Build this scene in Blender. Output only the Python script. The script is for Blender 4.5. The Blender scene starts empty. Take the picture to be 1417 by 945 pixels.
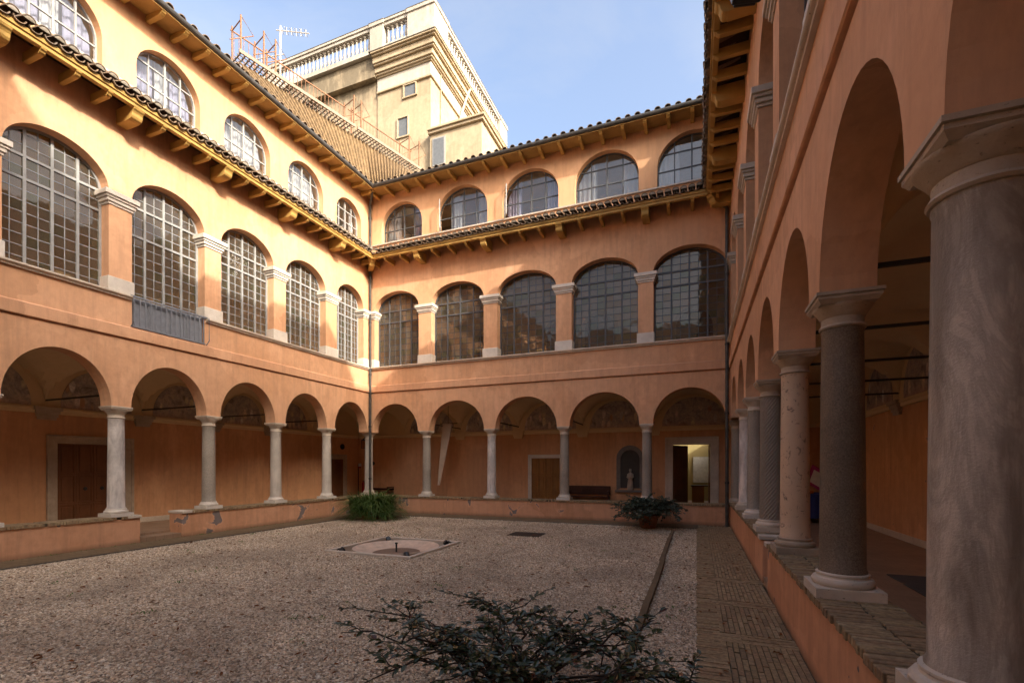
import bpy, bmesh, math, random
from mathutils import Vector, Matrix
rnd = random.Random(7)
R = math.radians
SC = bpy.context.scene
COL = SC.collection

# ------------------------------------------------------------------ camera
EYE = 1.65
cd = bpy.data.cameras.new('camera'); cam = bpy.data.objects.new('camera', cd); COL.objects.link(cam)
cam.location = (0, 0, EYE); cam.rotation_euler = (R(90), 0, R(21.31))
cd.sensor_width = 36; cd.lens = 36*655.5/1417; cd.shift_y = (645.12-472.5)/1417
cd.clip_start = .05; cd.clip_end = 3000
SC.camera = cam
# ------------------------------------------------------------------ light
SUNV = Vector((.903*math.cos(R(29.3)), -.43*math.cos(R(29.3)), math.sin(R(29.3)))).normalized()
w = bpy.data.worlds.new('World'); SC.world = w; w.use_nodes = True
nt = w.node_tree; sky = nt.nodes.new('ShaderNodeTexSky'); sky.sky_type = 'NISHITA'; sky.sun_disc = False
sky.sun_elevation = R(29.3); sky.sun_rotation = math.atan2(SUNV.x, SUNV.y)
sky.air_density = 1.0; sky.dust_density = 9.0; sky.ozone_density = 1.0
hs = nt.nodes.new('ShaderNodeHueSaturation'); nt.links.new(sky.outputs[0], hs.inputs['Color'])
tcw = nt.nodes.new('ShaderNodeTexCoord'); mpw = nt.nodes.new('ShaderNodeMapping'); mpw.inputs['Scale'].default_value = (1.4, 1.4, 3.2); nt.links.new(tcw.outputs['Generated'], mpw.inputs[0])
nzw = nt.nodes.new('ShaderNodeTexNoise'); nzw.inputs['Scale'].default_value = 2.4; nzw.inputs['Detail'].default_value = 7; nzw.inputs['Roughness'].default_value = .6; nzw.inputs['Distortion'].default_value = .5; nt.links.new(mpw.outputs[0], nzw.inputs['Vector'])
rmw = nt.nodes.new('ShaderNodeMapRange'); rmw.inputs[1].default_value = .40; rmw.inputs[2].default_value = .72; rmw.inputs[3].default_value = .98; rmw.inputs[4].default_value = .76; nt.links.new(nzw.outputs['Fac'], rmw.inputs[0]); nt.links.new(rmw.outputs[0], hs.inputs['Saturation'])
bg = nt.nodes['Background']; nt.links.new(hs.outputs[0], bg.inputs[0]); bg.inputs[1].default_value = .15
sd = bpy.data.lights.new('sun', 'SUN'); sd.energy = 2.0; sd.angle = R(.6); sd.color = (1, .92, .78)
so = bpy.data.objects.new('sun', sd); COL.objects.link(so); so.rotation_euler = SUNV.to_track_quat('Z', 'Y').to_euler(); so.location = (10, -6, 30)
SC.view_settings.view_transform = 'Standard'; SC.view_settings.look = 'None'; SC.view_settings.gamma = 1
SC.view_settings.use_curve_mapping = False; SC.view_settings.exposure = 1.78
SC.render.engine = 'CYCLES'
SC.cycles.max_bounces = 7; SC.cycles.diffuse_bounces = 5; SC.cycles.glossy_bounces = 3; SC.cycles.transparent_max_bounces = 10
SC.cycles.caustics_reflective = False; SC.cycles.caustics_refractive = False

# ------------------------------------------------------------------ materials
class NT:
    def __init__(s, name):
        s.m = bpy.data.materials.new(name); s.m.use_nodes = True; s.t = s.m.node_tree; s.t.nodes.clear()
        s.out = s.n('ShaderNodeOutputMaterial')
    def n(s, typ, **kw):
        x = s.t.nodes.new(typ)
        for k, v in kw.items(): setattr(x, k, v)
        return x
    def l(s, a, b): s.t.links.new(a, b)
    def set(s, sock, v):
        if hasattr(v, 'is_output') or isinstance(v, bpy.types.NodeSocket): s.l(v, sock)
        else: sock.default_value = v
    def pos(s, scale=(1, 1, 1)):
        g = s.n('ShaderNodeNewGeometry'); mp = s.n('ShaderNodeMapping'); s.l(g.outputs['Position'], mp.inputs[0]); mp.inputs['Scale'].default_value = scale
        return mp.outputs[0]
    def obj(s, scale=(1, 1, 1)):
        g = s.n('ShaderNodeTexCoord'); mp = s.n('ShaderNodeMapping'); s.l(g.outputs['Object'], mp.inputs[0]); mp.inputs['Scale'].default_value = scale
        return mp.outputs[0]
    def noise(s, vec, scale, detail=4, rough=.55, dist=0):
        x = s.n('ShaderNodeTexNoise'); s.l(vec, x.inputs['Vector']); x.inputs['Scale'].default_value = scale
        x.inputs['Detail'].default_value = detail; x.inputs['Roughness'].default_value = rough; x.inputs['Distortion'].default_value = dist
        return x.outputs['Fac']
    def vor(s, vec, scale, out='Distance', feature='F1'):
        x = s.n('ShaderNodeTexVoronoi', feature=feature); s.l(vec, x.inputs['Vector']); x.inputs['Scale'].default_value = scale
        return x.outputs[out]
    def ramp(s, fac, stops, interp='LINEAR'):
        x = s.n('ShaderNodeValToRGB'); s.l(fac, x.inputs[0]); x.color_ramp.interpolation = interp
        e = x.color_ramp.elements
        while len(e) < len(stops): e.new(.5)
        for a, (p, c) in zip(e, stops):
            a.position = p; a.color = (c, c, c, 1) if isinstance(c, (int, float)) else (*c, 1)
        return x.outputs[0]
    def mix(s, fac, a, b, mode='MIX'):
        x = s.n('ShaderNodeMix', data_type='RGBA', blend_type=mode)
        s.set(x.inputs[0], fac); s.set(x.inputs[6], a if not isinstance(a, tuple) else (*a, 1)); s.set(x.inputs[7], b if not isinstance(b, tuple) else (*b, 1))
        return x.outputs[2]
    def math(s, op, a, b=0.0):
        x = s.n('ShaderNodeMath', operation=op); s.set(x.inputs[0], a); s.set(x.inputs[1], b); return x.outputs[0]
    def bsdf(s, col, rough=.8, bump=None, bstr=.3, bdist=.01, metal=0, spec=.3):
        b = s.n('ShaderNodeBsdfPrincipled'); s.set(b.inputs['Base Color'], col if not isinstance(col, tuple) else (*col, 1))
        s.set(b.inputs['Roughness'], rough); b.inputs['Metallic'].default_value = metal; b.inputs['Specular IOR Level'].default_value = spec
        if bump is not None:
            bp = s.n('ShaderNodeBump'); bp.inputs['Strength'].default_value = bstr; bp.inputs['Distance'].default_value = bdist
            s.l(bump, bp.inputs['Height']); s.l(bp.outputs[0], b.inputs['Normal'])
        s.l(b.outputs[0], s.out.inputs[0]); return b

MAT = {}
def plaster(name, c, c2, stain=.48, peel=None, peelcol=(.16, .13, .12), streak=True):
    m = NT(name); p = m.pos()
    a = m.noise(p, .55, 5, .6); b = m.noise(p, 7, 6, .65); f = m.noise(p, 60, 3, .6)
    col = m.mix(m.ramp(a, [(.32, 0), (.68, 1)]), c, c2)
    col = m.mix(m.math('MULTIPLY', m.ramp(b, [(.4, 0), (.75, 1)]), stain), col, tuple(x*.72 for x in c2))
    if streak:
        st = m.noise(m.pos((3.2, 3.2, .28)), 2.2, 6, .7)
        col = m.mix(m.math('MULTIPLY', m.ramp(st, [(.47, 0), (.74, 1)]), .62), col, tuple(x*.58 for x in c))
        lt = m.noise(m.pos((1.4, 1.4, .5)), 1.3, 5, .7)
        col = m.mix(m.math('MULTIPLY', m.ramp(lt, [(.52, 0), (.70, 1)]), .45), col, tuple(min(1, x*1.16+.035) for x in c))
        vr = m.n('ShaderNodeTexVoronoi'); vr.inputs['Scale'].default_value = .55; wv_ = m.n('ShaderNodeVectorMath', operation='ADD'); nn = m.n('ShaderNodeTexNoise'); nn.inputs['Scale'].default_value = 1.6; nn.inputs['Detail'].default_value = 5; m.l(p, nn.inputs['Vector']); m.l(p, wv_.inputs[0]); m.l(nn.outputs['Color'], wv_.inputs[1]); m.l(wv_.outputs[0], vr.inputs['Vector'])
        sv = m.n('ShaderNodeSeparateColor'); m.l(vr.outputs['Color'], sv.inputs[0]); col = m.mix(m.math('MULTIPLY', m.ramp(sv.outputs[0], [(.60, 0), (.66, 1)]), .22), col, tuple(min(1, x*1.12+.03) for x in c)); col = m.mix(m.math('MULTIPLY', m.ramp(sv.outputs[1], [(.70, 0), (.75, 1)]), .22), col, tuple(x*.70 for x in c2))
    hgt = m.math('ADD', m.math('MULTIPLY', b, .6), m.math('MULTIPLY', f, .4))
    if peel:
        pn = m.noise(p, 1.5, 5, .55, .6); k = m.ramp(pn, [(peel, 0), (peel+.012, 1)])
        rim = m.ramp(pn, [(peel-.03, 0), (peel, 1)])
        col = m.mix(m.math('MULTIPLY', rim, .5), col, tuple(min(1, x*1.25) for x in c))
        col = m.mix(k, col, m.mix(b, peelcol, tuple(x*1.7 for x in peelcol)))
        hgt = m.math('SUBTRACT', hgt, m.math('MULTIPLY', k, 1.2))
        s2 = m.noise(p, 9, 2, .5); k2 = m.ramp(s2, [(.73, 0), (.75, 1)]); col = m.mix(k2, col, peelcol); hgt = m.math('SUBTRACT', hgt, k2)
        z = m.n('ShaderNodeSeparateXYZ'); m.l(m.pos(), z.inputs[0])
        low = m.ramp(m.math('ADD', z.outputs[2], m.math('MULTIPLY', b, .12)), [(.05, 1), (.17, 0)])
        col = m.mix(m.math('MULTIPLY', low, .7), col, (.12, .085, .06))
    m.bsdf(col, .92, hgt, .35, .012, spec=.1); MAT[name] = m.m
plaster('wall', (.70, .40, .235), (.61, .33, .18))
plaster('wall_top', (.62, .36, .205), (.56, .31, .165), .25)
plaster('parapet', (.64, .345, .205), (.56, .285, .155), .5, peel=.618)
plaster('parapet_clean', (.64, .345, .205), (.56, .285, .155), .5, peel=.70)
plaster('inner', (.66, .365, .20), (.58, .305, .155), .4)
plaster('inner_peel', (.68, .375, .205), (.60, .315, .16), .45, peel=.66, peelcol=(.25, .19, .15))
plaster('vault', (.74, .57, .35), (.67, .50, .29), .2, streak=False)
plaster('band', (.68, .385, .225), (.60, .325, .185), .3)
plaster('tower', (.45, .365, .25), (.385, .305, .20), .7)
plaster('tower_white', (.50, .46, .40), (.41, .375, .32), .7)
m = NT('tower_stain'); p = m.pos(); a = m.noise(m.pos((1.2, 1.2, .35)), 1.6, 7, .7, .6); c_ = m.noise(p, 5, 5, .65)
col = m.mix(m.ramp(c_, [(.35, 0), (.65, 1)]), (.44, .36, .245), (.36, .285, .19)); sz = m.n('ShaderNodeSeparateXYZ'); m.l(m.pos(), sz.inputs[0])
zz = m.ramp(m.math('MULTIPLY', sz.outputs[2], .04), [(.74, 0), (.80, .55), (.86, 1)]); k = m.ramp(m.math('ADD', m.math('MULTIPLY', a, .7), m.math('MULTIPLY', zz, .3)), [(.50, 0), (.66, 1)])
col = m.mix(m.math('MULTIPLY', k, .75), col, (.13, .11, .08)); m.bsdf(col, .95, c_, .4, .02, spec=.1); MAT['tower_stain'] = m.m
plaster('room', (.64, .50, .35), (.57, .43, .29), .3, streak=False)
plaster('room_cream', (.40, .33, .16), (.36, .29, .135), .2, streak=False)

def stone(name, c, c2, sc=14, contrast=.6, rough=.6, pores=True, flow=(1, 1, 1), pore=(.08, .065, .05), bs=.5, pth=.64):
    m = NT(name); p = m.obj(flow); pw = m.pos()
    a = m.noise(p, sc, 8, .65, .4); b = m.noise(pw, 90, 4, .7); cc = m.noise(pw, 1.7, 4)
    col = m.mix(m.ramp(a, [(.5-.3*contrast, 0), (.5+.3*contrast, 1)]), c, c2)
    col = m.mix(m.math('MULTIPLY', m.ramp(cc, [(.45, 0), (.7, 1)]), .45), col, tuple(x*.62 for x in c2))
    h = b
    if name == 'cipollino':
        vn = m.noise(m.obj((1.6, 1.6, .45)), 3.0, 9, .68, 2.6); col = m.mix(m.math('MULTIPLY', m.ramp(vn, [(.42, 0), (.48, 1), (.50, 1), (.60, 0)]), .34), col, (.18, .14, .11)); h = m.math('ADD', b, m.noise(p, 8, 6, .7))
    if pores:
        v = m.noise(m.obj((1, 1, 2.4)), 38, 4, .6); k = m.ramp(v, [(pth, 0), (pth+.06, 1)])
        col = m.mix(m.math('MULTIPLY', k, .75), col, pore); h = m.math('SUBTRACT', b, m.math('MULTIPLY', k, 1.6))
    m.bsdf(col, rough, h, bs, .006, spec=.35); MAT[name] = m.m
stone('travertine', (.68, .59, .48), (.56, .46, .36), 9, .8)
stone('travertine_pale', (.70, .64, .56), (.60, .53, .45), 9, .8)
stone('travertine_dark', (.50, .40, .30), (.36, .28, .20), 9, .9)
stone('marble_white', (.74, .68, .62), (.42, .375, .345), 5, .35, .5, True, (1, 1, .35), (.2, .18, .17))
stone('marble_grey', (.58, .515, .43), (.41, .355, .295), 6, .7, .5, True, (1, 1, .3), (.14, .13, .125))
stone('granite', (.40, .345, .28), (.24, .20, .16), 60, .5, .6, True, (1, 1, 1), (.09, .085, .08), .7)
stone('granite_dark', (.25, .19, .135), (.095, .07, .05), 95, .5, .42, False, bs=.6)
stone('cipollino', (.60, .515, .42), (.27, .225, .18), 2.8, .32, .5, True, (1.7, 1.7, .30), (.10, .08, .065), .9, .715)
stone('spiral', (.42, .36, .30), (.30, .255, .21), 30, .6, .6, True)
# breccia
m = NT('breccia'); p = m.obj((1, 1, .8)); n1 = m.noise(p, 5.5, 5, .6, .8); d = m.noise(p, 11, 6, .7, 1.6)
col = m.mix(n1, (.62, .45, .31), (.50, .355, .245)); k = m.ramp(d, [(.57, 0), (.63, 1)]); col = m.mix(m.math('MULTIPLY', k, .8), col, (.12, .085, .07))
k2 = m.ramp(m.noise(p, 3.2, 4, .6, .6), [(.62, 0), (.66, 1)]); col = m.mix(m.math('MULTIPLY', k2, .5), col, (.22, .17, .15))
m.bsdf(col, .5, m.noise(m.pos(), 70), .3, .004, spec=.4); MAT['breccia'] = m.m

def wood(name, c, c2, axis=(1, 1, .08), rough=.55, sc=14, bs=.4):
    m = NT(name); p = m.pos(axis); a = m.noise(p, sc, 6, .65, .5); b = m.noise(m.pos(), 2.5, 4)
    col = m.mix(a, c, c2); col = m.mix(m.math('MULTIPLY', m.ramp(b, [(.4, 0), (.75, 1)]), .5), col, tuple(x*.55 for x in c2))
    m.bsdf(col, rough, a, bs, .004, spec=.3); MAT[name] = m.m
wood('ochre', (.50, .315, .095), (.40, .235, .06), (1, 1, 1), .6, 6, .2)
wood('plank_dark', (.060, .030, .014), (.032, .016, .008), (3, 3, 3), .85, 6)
wood('plank_ochre', (.42, .26, .085), (.31, .18, .055), (2, 2, 2), .7, 5)
wood('door_dark', (.22, .088, .036), (.13, .048, .018))
wood('door_light', (.34, .155, .04), (.25, .105, .025))
wood('bench_wood', (.085, .030, .016), (.05, .017, .010), (.1, 1, 1))
wood('edge_wood', (.20, .135, .075), (.12, .08, .045), (1, .1, 1), .9, 16)
wood('spike', (.60, .50, .41), (.53, .43, .34), (1, 1, .2), .8, 6, .1)
wood('bark', (.055, .035, .022), (.03, .02, .013), (1, 1, 1), .9, 20)

def plain(name, c, rough=.5, metal=0, var=.25, sc=8, spec=.4):
    m = NT(name); a = m.noise(m.pos(), sc, 5, .6)
    m.bsdf(m.mix(m.ramp(a, [(.3, 0), (.7, 1)]), c, tuple(x*(1-var) for x in c)), rough, a, .12, .004, metal, spec); MAT[name] = m.m
plain('iron', (.035, .032, .030), .6)
plain('gutter', (.075, .070, .066), .5, 0, .5)
plain('pipe', (.085, .078, .070), .45, 0, .6)
plain('lead', (.10, .10, .105), .5, 0, .4, 20)
plain('frame_dark', (.085, .088, .09), .5)
plain('frame_grey', (.33, .33, .325), .5)
plain('panel_grey', (.225, .235, .265), .5)
plain('rust', (.30, .145, .075), .8, 0, .5, 20)
plain('galv', (.50, .48, .45), .5, 0, .3)
plain('black', (.018, .018, .019), .35)
plain('lamp_glass', (.16, .17, .18), .12)
plain('red', (.42, .02, .02), .35)
plain('white', (.72, .72, .70), .5)
plain('blue_cloth', (.035, .05, .20), .9)
plain('magenta', (.42, .03, .14), .7)
plain('orange_fruit', (.70, .20, .03), .5)
plain('mat_grey', (.085, .072, .062), .95)
plain('mortar', (.075, .06, .035), .95, 0, .4, 25)
plain('interior_dark', (.05, .045, .04), .9)
plain('pot', (.33, .145, .075), .8, 0, .4, 10)
plain('bowl_clay', (.66, .50, .38), .6, 0, .35, 6)
plain('grit', (.24, .16, .11), .95, 0, .4, 30)
plain('tile_ochre', (.22, .145, .072), .9, 0, .6, 7)
plain('walkway_metal', (.26, .20, .15), .7, 0, .4, 20)
plain('soil', (.045, .03, .02), 1.0)
plain('green_disc', (.02, .05, .035), .5)
plain('statue', (.42, .355, .28), .7)
plain('niche_stone', (.20, .175, .155), .7)
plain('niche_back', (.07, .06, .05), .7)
plain('dark_stone', (.10, .085, .065), .9)

def rand_mat(name, cols, rough=.8, nsc=30, spec=.2, bs=.4, mul=.35):
    m = NT(name); oi = m.n('ShaderNodeObjectInfo'); k = 1/(len(cols))
    c = m.ramp(oi.outputs['Random'], [(i*k, x) for i, x in enumerate(cols)], 'LINEAR')
    a = m.noise(m.pos(), nsc, 5, .65)
    c = m.mix(m.math('MULTIPLY', m.ramp(a, [(.35, 0), (.75, 1)]), mul), c, (.03, .024, .018), 'MIX')
    m.bsdf(c, rough, a, bs, .006, spec=spec); MAT[name] = m.m
rand_mat('tile', [(.20, .145, .10), (.28, .20, .135), (.15, .115, .085), (.33, .225, .15), (.24, .19, .15)], .9, 22, .1, .6, .6)
rand_mat('tile_mortar', [(.36, .32, .27), (.28, .24, .19)], .9)
rand_mat('brick', [(.30, .205, .105), (.38, .27, .145), (.26, .165, .09), (.42, .31, .175), (.33, .21, .115)], .75, 26, .3, .5, .7)
m = NT('pebble'); oi = m.n('ShaderNodeObjectInfo')
c = m.ramp(oi.outputs['Random'], [(0, (.58, .43, .28)), (.17, (.78, .63, .45)), (.34, (.22, .15, .09)), (.52, (.66, .51, .35)), (.68, (.13, .09, .06)), (.82, (.90, .79, .62)), (.95, (.40, .28, .18))])
big = m.noise(m.pos(), .55, 4, .6, .4); c = m.mix(m.math('MULTIPLY', m.ramp(big, [(.40, 0), (.66, 1)]), .45), c, (.17, .12, .085))
m.bsdf(c, .75, spec=.3); MAT['pebble'] = m.m
rand_mat('stone_grit', [(.1, .1, .1), (.2, .2, .2)])

# mottled brick for the joined bricks (far away), by world cells
m = NT('brick_far'); p = m.pos(); v = m.n('ShaderNodeTexVoronoi'); m.l(m.pos((9, 5, 1)), v.inputs['Vector']); v.inputs['Scale'].default_value = 2.2
sx = m.n('ShaderNodeSeparateColor'); m.l(v.outputs['Color'], sx.inputs[0])
col = m.ramp(sx.outputs[0], [(0, (.27, .185, .10)), (.5, (.38, .27, .15)), (1, (.33, .21, .12))])
a = m.noise(p, 14, 5); col = m.mix(m.math('MULTIPLY', m.ramp(a, [(.4, 0), (.7, 1)]), .6), col, (.07, .05, .03))
m.bsdf(col, .78, a, .4, .006); MAT['brick_far'] = m.m
# walk of small bricks too far away to tell apart
m = NT('walk_far'); p = m.pos(); br = m.n('ShaderNodeTexBrick'); m.l(m.pos(), br.inputs['Vector']); br.inputs['Scale'].default_value = 4
br.inputs['Color1'].default_value = (.23, .16, .085, 1); br.inputs['Color2'].default_value = (.17, .115, .06, 1); br.inputs['Mortar'].default_value = (.07, .05, .03, 1)
br.inputs['Mortar Size'].default_value = .03; br.inputs['Brick Width'].default_value = 1.0; br.inputs['Row Height'].default_value = .22
a = m.noise(p, 3, 6, .65); col = m.mix(m.math('MULTIPLY', m.ramp(a, [(.38, 0), (.7, 1)]), .65), br.outputs['Color'], (.10, .062, .03))
m.bsdf(col, .7, a, .4, .01, spec=.4); MAT['walk_far'] = m.m
# gravel bed
m = NT('gravel_bed'); p = m.pos(); v = m.n('ShaderNodeTexVoronoi'); m.l(p, v.inputs['Vector']); v.inputs['Scale'].default_value = 60
sx = m.n('ShaderNodeSeparateColor'); m.l(v.outputs['Color'], sx.inputs[0])
col = m.ramp(sx.outputs[0], [(0, (.10, .07, .045)), (.35, (.28, .20, .135)), (.7, (.50, .385, .275)), (1, (.72, .61, .48))])
a = m.noise(p, 1.1, 5, .6); col = m.mix(m.math('MULTIPLY', m.ramp(a, [(.4, 0), (.7, 1)]), .35), col, (.15, .11, .08))
m.bsdf(col, .85, v.outputs['Distance'], .9, .02); MAT['gravel_bed'] = m.m
m = NT('earth'); p = m.pos(); a = m.noise(p, .8, 6); m.bsdf(m.mix(a, (.16, .12, .08), (.09, .07, .045)), .95, a, .4, .02); MAT['earth'] = m.m
# gallery floor: worn terracotta
m = NT('gallery_tiles'); p = m.pos(); a = m.noise(p, 2.2, 6, .65); br = m.n('ShaderNodeTexBrick'); m.l(p, br.inputs['Vector']); br.inputs['Scale'].default_value = 3.2
br.inputs['Color1'].default_value = (.36, .235, .15, 1); br.inputs['Color2'].default_value = (.31, .20, .125, 1); br.inputs['Mortar'].default_value = (.20, .13, .09, 1); br.inputs['Mortar Size'].default_value = .012
br.inputs['Brick Width'].default_value = .6; br.inputs['Row Height'].default_value = .6
m.bsdf(m.mix(m.math('MULTIPLY', m.ramp(a, [(.35, 0), (.7, 1)]), .5), br.outputs['Color'], (.13, .085, .055)), .45, a, .15, .004, spec=.4); MAT['gallery_tiles'] = m.m
# frescoes: faded generic painting, different for each panel
m = NT('fresco'); oi = m.n('ShaderNodeObjectInfo'); tc = m.pos(); ad = m.n('ShaderNodeVectorMath', operation='ADD'); m.l(tc, ad.inputs[0])
sc_ = m.n('ShaderNodeVectorMath', operation='SCALE'); cmb = m.n('ShaderNodeCombineXYZ'); m.l(oi.outputs['Random'], cmb.inputs[0]); m.l(oi.outputs['Random'], cmb.inputs[1]); cmb.inputs[2].default_value = 0
m.l(cmb.outputs[0], sc_.inputs[0]); sc_.inputs['Scale'].default_value = 37; m.l(sc_.outputs[0], ad.inputs[1])
mp = m.n('ShaderNodeMapping'); m.l(ad.outputs[0], mp.inputs[0]); mp.inputs['Scale'].default_value = (2.6, 2.6, 1.0)
fig = m.n('ShaderNodeTexVoronoi'); m.l(mp.outputs[0], fig.inputs['Vector']); fig.inputs['Scale'].default_value = 2.0
fcol = m.n('ShaderNodeSeparateColor'); m.l(fig.outputs['Color'], fcol.inputs[0])
nz = m.noise(ad.outputs[0], 3.5, 6, .65, 1.0); nz2 = m.noise(ad.outputs[0], 14, 5, .7, .8)
sz = m.n('ShaderNodeSeparateXYZ'); m.l(m.pos(), sz.inputs[0])
base = m.ramp(nz, [(.30, (0.166, 0.136, 0.122)), (.45, (0.395, 0.349, 0.318)), (.58, (0.578, 0.470, 0.365)), (.72, (0.274, 0.259, 0.259))])
figc = m.ramp(fcol.outputs[0], [(0, (0.486, 0.266, 0.171)), (.3, (0.800, 0.730, 0.438)), (.55, (0.778, 0.584, 0.486)), (.8, (0.800, 0.800, 0.730)), (1, (0.341, 0.266, 0.243))])
inside = m.ramp(fig.outputs['Distance'], [(.28, 1), (.40, 0)]); hz = m.ramp(m.math('MULTIPLY', sz.outputs[2], .2), [(.605, 0), (.62, 1), (.71, 1), (.74, 0)])
col = m.mix(m.math('MULTIPLY', inside, hz), base, figc)
gr = m.ramp(m.math('MULTIPLY', sz.outputs[2], .2), [(.60, 1), (.64, 0)]); col = m.mix(m.math('MULTIPLY', gr, .6), col, (0.578, 0.365, 0.259))
col = m.mix(m.math('MULTIPLY', m.ramp(nz2, [(.4, 0), (.7, 1)]), .6), col, (0.182, 0.152, 0.136))
m.bsdf(col, .9, nz2, .1, .004, spec=.1); MAT['fresco'] = m.m
# glass
def glass(name, tint, refl, rough=.02, wav=.012, dust=.07):
    m = NT(name); tr = m.n('ShaderNodeBsdfTransparent'); tr.inputs[0].default_value = (*tint, 1)
    gl = m.n('ShaderNodeBsdfGlossy'); gl.inputs['Color'].default_value = (.95, .95, .95, 1); gl.inputs['Roughness'].default_value = rough
    bp = m.n('ShaderNodeBump'); bp.inputs['Strength'].default_value = .25; bp.inputs['Distance'].default_value = wav
    m.l(m.noise(m.pos(), 2.5, 2), bp.inputs['Height']); m.l(bp.outputs[0], gl.inputs['Normal'])
    lw0 = m.n('ShaderNodeLayerWeight'); lw0.inputs[0].default_value = .5
    fr = m.math('ADD', m.math('MULTIPLY', m.math('POWER', lw0.outputs['Facing'], 3.5), .5), refl)
    mx = m.n('ShaderNodeMixShader'); m.l(fr, mx.inputs[0]); m.l(tr.outputs[0], mx.inputs[1]); m.l(gl.outputs[0], mx.inputs[2]); df = m.n('ShaderNodeBsdfDiffuse'); df.inputs[0].default_value = (.42, .38, .32, 1); m2 = m.n('ShaderNodeMixShader'); m2.inputs[0].default_value = dust; m.l(mx.outputs[0], m2.inputs[1]); m.l(df.outputs[0], m2.inputs[2]); m.l(m2.outputs[0], m.out.inputs[0]); MAT[name] = m.m
glass('pane_clear', (.86, .81, .72), .035)
glass('pane_amber', (.82, .70, .50), .035)
glass('pane_green', (.72, .74, .58), .035)
glass('pane_plain', (.93, .95, .97), .06, .01, .006, .02)
# cloth curtains
m = NT('curtain'); tl = m.n('ShaderNodeBsdfTranslucent'); tl.inputs[0].default_value = (.58, .56, .52, 1); df = m.n('ShaderNodeBsdfDiffuse'); df.inputs[0].default_value = (.60, .585, .56, 1)
mx = m.n('ShaderNodeMixShader'); mx.inputs[0].default_value = .35; m.l(df.outputs[0], mx.inputs[1]); m.l(tl.outputs[0], mx.inputs[2]); m.l(mx.outputs[0], m.out.inputs[0]); MAT['curtain'] = m.m
m = NT('curtain_lilac'); tl = m.n('ShaderNodeBsdfTranslucent'); tl.inputs[0].default_value = (.40, .38, .46, 1); df = m.n('ShaderNodeBsdfDiffuse'); df.inputs[0].default_value = (.40, .38, .48, 1)
mx = m.n('ShaderNodeMixShader'); mx.inputs[0].default_value = .3; m.l(df.outputs[0], mx.inputs[1]); m.l(tl.outputs[0], mx.inputs[2]); m.l(mx.outputs[0], m.out.inputs[0]); MAT['curtain_lilac'] = m.m
def leafmat(name, c, c2, rough=.35, spec=.5, tr=.2):
    m = NT(name); a = m.noise(m.pos(), 9, 3); col = m.mix(m.ramp(a, [(.35, 0), (.65, 1)]), c, c2)
    b = m.bsdf(col, rough, spec=spec); t = m.n('ShaderNodeBsdfTranslucent'); m.l(col, t.inputs[0])
    mx = m.n('ShaderNodeMixShader'); mx.inputs[0].default_value = tr; m.l(b.outputs[0], mx.inputs[1]); m.l(t.outputs[0], mx.inputs[2]); m.l(mx.outputs[0], m.out.inputs[0]); MAT[name] = m.m
leafmat('leaf_dark', (.028, .044, .016), (.050, .066, .024), .28, .6)
leafmat('leaf_red', (.11, .028, .014), (.07, .03, .016), .35)
leafmat('leaf_blue', (.062, .088, .058), (.10, .125, .085), .38, .5)
leafmat('leaf_fern', (.055, .105, .022), (.10, .16, .04), .45, .4)
leafmat('leaf_dry', (.24, .095, .035), (.15, .058, .022), .8, .2)
leafmat('weed', (.10, .17, .03), (.07, .12, .025), .7, .2)

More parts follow.
